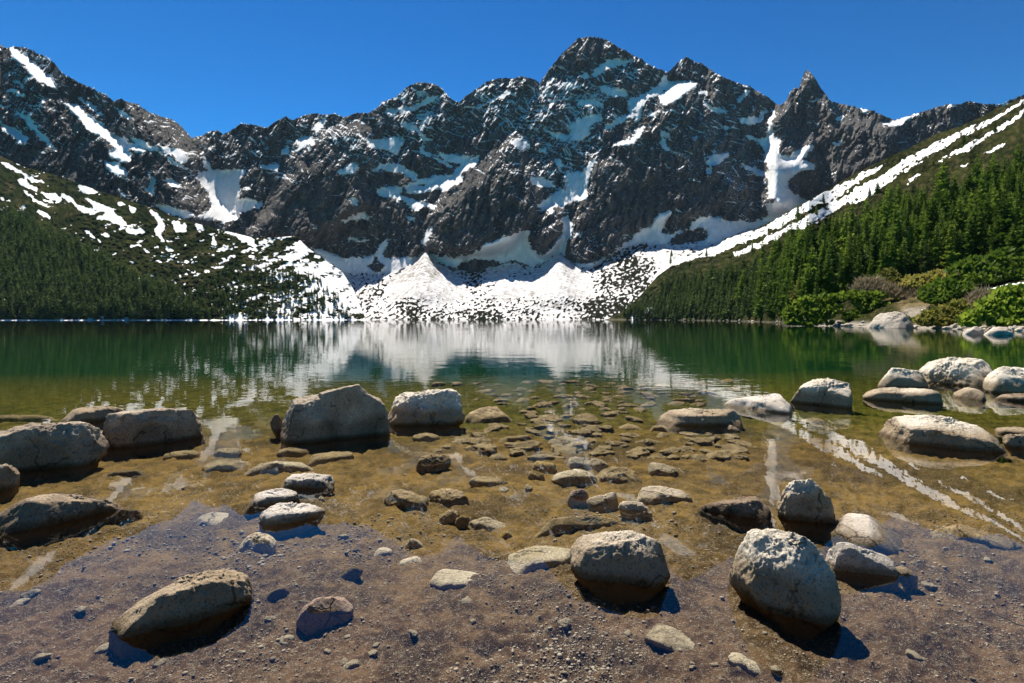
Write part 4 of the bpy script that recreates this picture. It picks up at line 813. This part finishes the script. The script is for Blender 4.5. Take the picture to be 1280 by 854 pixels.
def free(px, py, w): return not any(b0 - w / 2 < px < b2 + w / 2 and b1 < py < b3 + 2 for b0, b1, b2, b3 in boxes)
def bed_spot(px, py):
    z = -.1
    for _ in range(5): q = gnd(px, py, z); z = float(bedh(q[0], q[1]))
    return q
spots = []
for _ in range(4000):
    if len(spots) >= 170: break
    px, py = random.gauss(720, 110), random.uniform(478, 575)
    if not 540 < px < 930: continue
    wpx = random.uniform(14, 42) * (.55 + .6 * (py - 470) / 100)
    if not free(px, py, wpx): continue
    boxes.append((px - wpx / 2, py - 2, px + wpx / 2, py + 2))
    q = bed_spot(px, py); spots.append(((q[0], q[1], q[2] + .01), wpx / F * q[1], random.uniform(0, 6.3), random.uniform(-.12, .12)))
scatter(protos('stone', M_SUNK, range(10, 18), .24, 4), spots, 'flat brown stone lying among many others on the lake bed under clear water', 'stone', 'flat stones sunk in the clear shallows')
spots = []
for _ in range(4000):
    if len(spots) >= 60: break
    px, py = random.uniform(10, 1270), random.uniform(560, 850)
    if abs(px - 560) > 230 and random.random() < .55: continue
    wpx = random.choice((5, 7, 9, 11, 18)) * (.6 + .5 * (py - 560) / 200)
    if not free(px, py, wpx): continue
    boxes.append((px - wpx / 2, py - 2, px + wpx / 2, py + 2))
    q = bed_spot(px, py); spots.append(((q[0], q[1], q[2] + .004), wpx / F * q[1], random.uniform(0, 6.3), random.uniform(-.2, .2)))
scatter(protos('stone', M_PALE, range(30, 36), .5), spots, 'fist-sized tan stone lying on brown gravel under ankle-deep water', 'stone', 'small loose stones on the gravel bed')
spots = []
def Dr(px, py): return float(sample(D_right, np.array([px]), np.array([py]))[0])
for i in range(85):
    px = random.uniform(1003, 1279) if i > 12 else random.uniform(845, 985)
    yr_ = float(np.interp(px, gx, yrefR)); py = yr_ - random.uniform(-.8, 5.5) * (1 if px > 1000 else .25)
    D = Dr(px, min(py, yr_)); wpx = random.uniform(3.5, 11) * (1 if px > 1000 else .5)
    if px > 1100: wpx *= 1.15
    q = point(px, py, D); spots.append(((q[0], q[1], q[2] + .05), wpx / F * D, random.uniform(0, 6.3), random.uniform(-.2, .2)))
scatter(protos('stone', M_SHORE, range(50, 58), .55), spots, 'pale stone on the pebbly waterline below the green bushes and spruces', 'stone', 'pale stones along the far waterline')
# gravel nobody could count
U, Fc = ICO[1]; n = 46000
ys = np.sqrt(rng.uniform(470 ** 2, 200 ** 2 + 0 * np.zeros(n))) if False else rng.uniform(640, 870, n)
px = rng.uniform(-20, 1300, n); yy = H * F / (ys - YH) * 1.06; xx = (px - CX) / F * yy
clump = fbm(xx * 1.6, yy * 1.6, 4.4, 3); keep = clump + rng.uniform(-.6, .6, n) > 0
xx, yy = xx[keep], yy[keep]; n = len(xx)
bed_o = bpy.data.objects['lake_bed']
# bed height under every pebble (bilinear in the bed grid)
zz = bedh(xx, yy)
sz = (rng.gamma(1.6, .0013, n) * (1 + .7 * np.clip(clump[keep], 0, 1))).clip(.0012, .014) * (yy / 2) ** .5
ang = rng.uniform(0, 6.28, n); sc3 = np.stack([sz, sz * rng.uniform(.6, 1, n), sz * rng.uniform(.4, .7, n)], -1)
Uv = U[None] * sc3[:, None, :]; ca, sa = np.cos(ang)[:, None], np.sin(ang)[:, None]
Pv = np.stack([Uv[..., 0] * ca - Uv[..., 1] * sa + xx[:, None], Uv[..., 0] * sa + Uv[..., 1] * ca + yy[:, None], Uv[..., 2] + zz[:, None] + .3 * sz[:, None]], -1)
Ff = (Fc[None] + (np.arange(n) * len(U))[:, None, None]).reshape(-1, 3)
o = mk('pebbles', Pv.reshape(-1, 3), Ff, M_PEB); tag(o, 'fine gravel and pebbles scattered over the near lake bed', 'pebbles', kind='stuff')
# ---------------------------------------------------------------- spruces
def spruce_mesh(seed, whorls, fronds, w=.21, thin=1.0):
    """unit-height spruce crown: whorls of drooping, ragged, up-tilted fronds; several narrow faces per frond"""
    r_ = np.random.default_rng(seed); V_, Q = [], []
    lean = r_.normal(0, .012, 2)
    for i in range(whorls):
        t = (i + r_.uniform(-.3, .3)) / whorls; z = .06 + .93 * max(t, 0)
        R = w * (1 - z) ** .82 * (.72 + .5 * r_.random()) * (1 if z > .12 else .8) + .004
        k = max(4, int(fronds * (1 - .45 * z)))
        a0 = r_.uniform(0, 6.28)
        for j in range(k):
            if r_.random() < .10: continue
            a = a0 + 6.283 * j / k + r_.normal(0, .22); L = R * r_.uniform(.55, 1.2)
            dx, dy = math.cos(a), math.sin(a); sx, sy = -dy, dx
            dr = r_.uniform(.18, .50); hw = L * r_.uniform(.16, .30) * thin
            zz_ = z + r_.normal(0, .010)
            pts = [(0, 0, .02 * L), (.45, 1.0, -dr * .42 * L), (.8, .65, -dr * .9 * L), (1.0, 0, -dr * .95 * L + .10 * L)]
            b0 = len(V_)
            for (f, sw, dz) in pts:
                for sgn in (-1, 1):
                    jit = r_.uniform(.7, 1.3)
                    V_.append((dx * f * L + sx * sw * hw * sgn * jit + lean[0] * z, dy * f * L + sy * sw * hw * sgn * jit + lean[1] * z, zz_ + dz - .25 * sw * hw * (jit - .4)))
            for q in range(3): Q.append((b0 + 2 * q, b0 + 2 * q + 1, b0 + 2 * q + 3, b0 + 2 * q + 2))
            # hanging side twigs give the ragged edge
            b1 = len(V_); f = r_.uniform(.5, .95); hz = zz_ - dr * f * .8 * L
            c0 = (dx * f * L, dy * f * L); l2 = L * .32
            V_ += [(c0[0] + sx * l2, c0[1] + sy * l2, hz - .3 * l2), (c0[0] + dx * .1 * L, c0[1] + dy * .1 * L, hz + .12 * L), (c0[0] - sx * l2, c0[1] - sy * l2, hz - .3 * l2), (c0[0] - dx * .1 * L, c0[1] - dy * .1 * L, hz - .34 * L)]
            Q.append((b1, b1 + 1, b1 + 2, b1 + 3))
    return np.array(V_), np.array(Q)
def trunk_mesh():
    th = np.linspace(0, 2 * np.pi, 8)[:-1]; zs = np.array([-.05, 0, .1, .5, .97]); rs = np.array([.018, .015, .012, .007, .001])
    P = np.stack([np.outer(rs, np.cos(th)), np.outer(rs, np.sin(th)), np.repeat(zs[:, None], 7, 1)], -1).reshape(-1, 3)
    Q = [(r * 7 + i, r * 7 + (i + 1) % 7, (r + 1) * 7 + (i + 1) % 7, (r + 1) * 7 + i) for r in range(4) for i in range(7)]
    return P, np.array(Q)

R_FOREST = [(775,398),(790,387),(815,378),(830,368),(826,362),(850,352),(890,350),(935,342),(975,328),(1010,318),(1060,299),(1105,284),(1120,274),(1180,268),(1195,262),(1240,248),(1262,236),(1285,228),(1420,180),(1420,345),(1280,325),(1215,330),(1160,345),(1110,352),(1060,370),(1010,388),(965,398.5),(900,401),(800,400)]
L_FOREST = [(-40,265),(0,272),(20,268),(40,283),(60,298),(90,308),(120,320),(150,338),(180,352),(210,366),(235,384),(252,399.5),(-40,400.5)]
L_SPARSE = [(252,399.5),(235,384),(225,370),(250,362),(275,340),(300,330),(330,335),(380,345),(400,352),(425,375),(440,398.5)]
def fill(poly, Dm, yref, spacing, hfun, nmax, extra=None):
    xs, ys = [q[0] for q in poly], [q[1] for q in poly]; out = []; cell = {}
    tries = 0
    while len(out) < nmax and tries < nmax * 40:
        tries += 1
        px, py = random.uniform(min(xs), max(xs)), random.uniform(min(ys), max(ys))
        if not inpoly(np.array([px]), np.array([py]), poly)[0]: continue
        if py > float(np.interp(px, gx, yref)) - .25: continue
        D = float(sample(Dm, np.array([px]), np.array([py]))[0]); hpx = hfun(px, py, D)
        sp_ = spacing * hpx; key = (int(px / 8), int(py / 8)); ok = True
        for dx in (-1, 0, 1):
            for dy in (-1, 0, 1):
                for (qx_, qy_) in cell.get((key[0] + dx, key[1] + dy), ()):
                    if (qx_ - px) ** 2 + ((qy_ - py) * 1.5) ** 2 < sp_ ** 2: ok = False
        if not ok: continue
        cell.setdefault(key, []).append((px, py)); out.append((px, py, D, hpx * D / F))
    return out
def hR(px, py, D): return random.triangular(6, 20, 12) / D * F
def hL(px, py, D): return random.triangular(11, 22, 17) / D * F
def hS(px, py, D): return random.triangular(4, 10, 7) / D * F
TR = [(*t, 'R') for t in fill(R_FOREST, D_right, yrefR, .19, hR, 1050)]
TL = [(*t, 'L') for t in fill(L_FOREST, D_left, yrefL, .22, hL, 700)]
TSp = [(*t, 'S') for t in fill(L_SPARSE, D_left, yrefL, .28, hS, 420)]
LONE = [(1043,252),(1033,258),(1085,246),(1100,240),(1116,214),(1160,209),(1206,184),(1236,170),(1000,277),(1070,240),(975,290),(1020,268),(1134,214),(916,322),(944,312),(873,330),(861,335),(846,322),(842,332),(888,322)]
TLn = []
for px_, py_ in LONE:
    D = float(sample(D_right, np.array([px_ * 1.0]), np.array([py_ * 1.0]))[0]); px_ += random.uniform(-9, 9); py_ += random.uniform(-4, 6); TLn.append((px_, py_, D, random.uniform(2.5, 7.5) if px_ > 900 else random.uniform(7, 12), 'N'))
allT = sorted([t for t in TR if t[0] < 1290], key=lambda t: -(t[3] / t[2]))
picked = allT[:262]; pk = set(id(t) for t in picked)
rest = [t for t in TR if id(t) not in pk] + TL + TSp
protoT = []
tv, tq = trunk_mesh()
LAB_F = 'dark green spruce standing among the others in the dense forest on the sunlit slope'
LAB_N = 'small lone spruce standing clear of the forest on the snow bands'
for k in range(7):
    root = bpy.data.objects.new('spruce_tree', None); col.objects.link(root); root.empty_display_size = .1
    cv, cq = spruce_mesh(100 + k, 34, 11, .175 + .028 * (k % 4))
    mk('crown', cv, cq, M_SPRUCE, parent=root, smooth=False); mk('trunk', tv, tq, M_BARK, parent=root)
    protoT.append(root)
usedT = set()
def plant(k, loc, h, label, group, mat=None):
    r = protoT[k]
    if k in usedT:
        kids = list(r.children); r = r.copy(); col.objects.link(r)
        for ch in kids:
            c_ = ch.copy(); col.objects.link(c_); c_.parent = r
    usedT.add(k)
    r.location = loc; wf = random.uniform(.85, 1.25); r.scale = (h * wf, h * wf, h); r.rotation_euler = (random.gauss(0, .02), random.gauss(0, .02), random.uniform(0, 6.28))
    tag(r, label, 'spruce tree', group)
    if mat:
        for ch in r.children:
            if ch.name.startswith('crown'): ch.data = ch.data.copy(); ch.data.materials[0] = mat
    return r
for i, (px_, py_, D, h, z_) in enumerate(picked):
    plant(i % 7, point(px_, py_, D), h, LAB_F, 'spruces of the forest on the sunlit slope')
for i, (px_, py_, D, h, z_) in enumerate(TLn):
    plant(i % 7, point(px_, py_, D), h, LAB_N, 'lone spruces on the snow bands')
for (px_, py_, hh, lab) in [(1157, 341, 10.5, 'yellowish green pointed spruce, palest tree at the lower edge of the forest'), (1137, 344, 5.5, 'short bushy yellow-green spruce beside the palest pointed spruce')]:
    D = float(sample(D_right, np.array([px_ * 1.0]), np.array([py_ * 1.0]))[0]); hpx = 41 if hh > 8 else 24
    r = plant(3, point(px_, py_, D * .97), hpx * D / F, lab, None, M_SPRUCE_P)
    if 'group' in r: del r['group']
def forest(name, trees, whorls, fronds, mat, label):
    ms = [spruce_mesh(200 + k, whorls, fronds, .235, 1.25) for k in range(6)]; Vs, Qs, n0 = [], [], 0
    for i, (px_, py_, D, h, z_) in enumerate(trees):
        v, q = ms[i % 6]; a_ = random.uniform(0, 6.28); ca, sa = math.cos(a_), math.sin(a_); wf = random.uniform(.85, 1.3)
        P = np.stack([(v[:, 0] * ca - v[:, 1] * sa) * wf, (v[:, 0] * sa + v[:, 1] * ca) * wf, v[:, 2]], -1) * h + point(px_, py_, D)
        Vs.append(P); Qs.append(q + n0); n0 += len(v)
    o_ = mk(name, np.concatenate(Vs), np.concatenate(Qs), mat, smooth=False); return tag(o_, label, 'forest', kind='stuff')
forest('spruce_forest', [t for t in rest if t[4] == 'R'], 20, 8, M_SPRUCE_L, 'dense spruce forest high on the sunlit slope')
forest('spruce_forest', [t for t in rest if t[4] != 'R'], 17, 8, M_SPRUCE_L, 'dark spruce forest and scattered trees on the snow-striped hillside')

# ---------------------------------------------------------------- shore bushes
def bush(poly, n, leaf, mat, label, depth=6.0, name='bush', cat='bush', twig=False, hmul=1.0):
    """many needle tufts through a volume: traced silhouette gives each tuft its place, the slope its distance"""
    xs, ys = [q[0] for q in poly], [q[1] for q in poly]; P = []
    pcx, pby = sum(xs) / len(xs), max(ys)
    Dc = float(sample(D_right, np.array([pcx]), np.array([min(pby, float(np.interp(pcx, gx, yrefR)))]))[0])
    n = int(n * 1.8); leaf *= .68
    lob = [(random.uniform(min(xs), max(xs)), random.uniform(min(ys) + 4, max(ys)), random.uniform(3, 7)) for _ in range(110)]
    while len(P) < n:
        lx, ly, lr = random.choice(lob); a_ = random.uniform(0, 6.28); rr = lr * math.sqrt(random.uniform(.25, 1))
        px_, py_ = lx + rr * math.cos(a_) * 1.25, ly + rr * math.sin(a_) * .8
        if not inpoly(np.array([px_]), np.array([py_]), poly)[0]: continue
        frac = (pby - py_) / (max(ys) - min(ys) + 1e-6)
        D = Dc + depth * (frac * 1.0 + random.uniform(-.12, .25)) - lr * .06 * math.cos(rr / lr * 1.4)
        P.append((px_, py_, D, lr))
    base = point(pcx, pby, Dc); Vs, Qs = [], []
    for (px_, py_, D, lr) in P:
        c0 = point(px_, py_, D) - base; L = leaf * random.choice((.45, .6, .8, 1.0, 1.3, 1.9))
        d = unit(np.array([random.gauss(0, .7), random.gauss(-.25, .6), random.uniform(.25, 1.3) if not twig else random.uniform(.6, 1.4)])); s_ = unit(np.cross(d, np.array([random.gauss(0, 1), random.gauss(0, 1), random.gauss(0, .4)])))
        wd = L * (.30 if not twig else .05); b0 = len(Vs)
        Vs += [c0 - s_ * wd * .4, c0 + s_ * wd * .4, c0 + d * L * .6 + s_ * wd, c0 + d * L, c0 + d * L * .6 - s_ * wd]
        Qs += [(b0, b0 + 1, b0 + 2, b0 + 4), (b0 + 4, b0 + 2, b0 + 3, b0 + 3)]
    Qa = np.array(Qs); q4 = Qa[0::2]; t3 = Qa[1::2][:, :3]
    tri = np.concatenate([q4[:, [0, 1, 2]], q4[:, [0, 2, 3]], t3])
    o_ = mk(name, np.array(Vs), tri, mat, smooth=False, loc=base); return tag(o_, label, cat)
def hp(pts): return V(*h8, pts)
bush(hp([(70,800),(90,750),(130,700),(200,690),(270,668),(340,680),(420,655),(480,662),(550,658),(600,685),(650,700),(650,740),(560,775),(480,800),(330,825),(200,830),(90,825)]), 5200, .75, M_BUSH, 'wide dark-green dwarf pine bush overhanging the pebbly shore and the water', 5)
bush(hp([(750,660),(800,640),(860,600),(920,610),(1010,620),(1020,650),(940,690),(900,715),(830,725),(770,710)]), 2600, .8, M_BUSH, 'bright green bush in the middle of the dry scrub above the shore stones', 6)
bush(hp([(960,830),(985,780),(1040,720),(1100,690),(1150,660),(1200,650),(1290,640),(1500,620),(1500,830),(1277,825),(1100,835)]), 6500, .75, M_BUSH, 'largest bright green bush beside the photo edge, below the small snow patch', 5)
bush(hp([(900,590),(880,560),(960,520),(1010,490),(1080,500),(1150,460),(1277,448),(1500,420),(1500,610),(1277,600),(1180,605),(1100,625),(1030,615),(960,610)]), 6500, .9, M_BUSH, 'green bush band above the small snow patch at the foot of the forest', 9)
bush(hp([(735,830),(760,785),(830,750),(900,735),(960,700),(990,740),(960,790),(955,830),(840,830)]), 2600, .7, M_BUSH_Y, 'yellowish leafy bush on the shore next to the pale slanting boulder', 4)
bush(hp([(640,640),(690,590),(760,590),(860,555),(930,575),(880,610),(800,640),(740,660)]), 2200, .85, M_BUSH_Y, 'yellow-green scrub bush at the feet of the palest spruce', 6)
bush(hp([(410,660),(450,610),(520,590),(570,620),(640,640),(750,650),(750,700),(700,720),(620,690),(540,660)]), 3000, 1.2, M_DRY, 'bare pinkish brown scrub above the wide dwarf pine bush', 6, 'shrub', 'shrub', True)
bush(hp([(530,620),(560,560),(600,540),(640,570),(660,620),(600,640)]), 1300, .8, M_BUSH_Y, 'olive bushy shrub between the bare scrub and the spruces', 5, 'shrub', 'shrub')
bush(hp([(110,720),(130,650),(170,600),(210,580),(215,660),(190,695)]), 1100, .9, M_BUSH_Y, 'pale greyish green shrub standing at the forest edge behind the wide dwarf pine', 4, 'shrub', 'shrub')
bush(hp([(620,850),(640,800),(690,780),(725,800),(720,850),(660,858)]), 900, .6, M_BUSH, 'small dark bush in front of the pale slanting boulder', 3)
bush(hp([(960,760),(990,700),(1060,650),(1120,660),(1060,720),(1000,760)]), 1200, 1.0, M_DRY, 'dry tan scrub clump between the yellowish bush and the largest green bush', 5, 'shrub', 'shrub', True)

# ---------------------------------------------------------------- light, sky, camera
wd = bpy.data.worlds.new('World'); scene.world = wd; wd.use_nodes = True
nt = wd.node_tree; nt.nodes.clear()
sky = nt.nodes.new('ShaderNodeTexSky'); sky.sky_type = 'NISHITA'; sky.sun_disc = False
sky.sun_elevation = SUN_EL; sky.sun_rotation = SUN_AZ; sky.altitude = 1400; sky.air_density = 1.0; sky.dust_density = .1; sky.ozone_density = 4.0
hs = nt.nodes.new('ShaderNodeHueSaturation'); hs.inputs['Saturation'].default_value = 1.2; hs.inputs['Value'].default_value = 1.0
bg = nt.nodes.new('ShaderNodeBackground'); bg.inputs['Strength'].default_value = .05
ow = nt.nodes.new('ShaderNodeOutputWorld')
nt.links.new(sky.outputs[0], hs.inputs['Color']); tint = nt.nodes.new('ShaderNodeMix'); tint.data_type = 'RGBA'; tint.blend_type = 'MULTIPLY'; tint.inputs[0].default_value = 1.0; tint.inputs[7].default_value = (.075, .515, .485, 1)
gm = nt.nodes.new('ShaderNodeGamma'); gm.inputs['Gamma'].default_value = 1.5
nt.links.new(hs.outputs[0], gm.inputs[0]); nt.links.new(gm.outputs[0], tint.inputs[6]); nt.links.new(tint.outputs[2], bg.inputs['Color']); nt.links.new(bg.outputs[0], ow.inputs[0])
ld = bpy.data.lights.new('sun', 'SUN'); ld.energy = 5.0; ld.angle = math.radians(.5); ld.color = (1.0, .935, .835)
lo = bpy.data.objects.new('sun', ld); col.objects.link(lo)
sd = Vector((math.sin(SUN_AZ) * math.cos(SUN_EL), math.cos(SUN_AZ) * math.cos(SUN_EL), math.sin(SUN_EL)))
lo.rotation_euler = sd.to_track_quat('Z', 'Y').to_euler(); lo.location = (0, 0, 50)
# thin mountain air over the whole cirque
hv, hf = [], [(0, 1, 3, 2), (4, 6, 7, 5), (0, 4, 5, 1), (2, 3, 7, 6), (0, 2, 6, 4), (1, 5, 7, 3)]
for x_ in (-4200, 4200):
    for y_ in (-80, 4200):
        for z_ in (-34, 1300): hv.append((x_, y_, z_))
hm = bpy.data.materials.new('air'); hm.use_nodes = True; hn = hm.node_tree; hn.nodes.clear()
ho = hn.nodes.new('ShaderNodeOutputMaterial'); pv = hn.nodes.new('ShaderNodeVolumePrincipled'); pv.inputs['Color'].default_value = (.55, .75, 1, 1); pv.inputs['Density'].default_value = 2.2e-5
hn.links.new(pv.outputs[0], ho.inputs['Volume'])
o = mk('haze', hv, hf, hm, smooth=False); tag(o, 'thin bluish mountain air filling the whole cirque', 'haze', kind='stuff')
cd = bpy.data.cameras.new('camera'); co = bpy.data.objects.new('camera', cd); col.objects.link(co)
co.location = (0, 0, H); co.rotation_euler = (math.radians(90), 0, 0)
cd.sensor_width = 36; cd.lens = 36 * F / 1280; cd.shift_y = (YH - 427) / 1280; cd.clip_start = .05; cd.clip_end = 20000
scene.camera = co
scene.render.engine = 'CYCLES'
cy = scene.cycles; cy.max_bounces = 8; cy.transparent_max_bounces = 12; cy.caustics_reflective = False; cy.caustics_refractive = False; cy.use_denoising = True
vs = scene.view_settings; vs.view_transform = 'Standard'; vs.look = 'None'; vs.exposure = 1.03; vs.gamma = 1.0; vs.use_curve_mapping = False
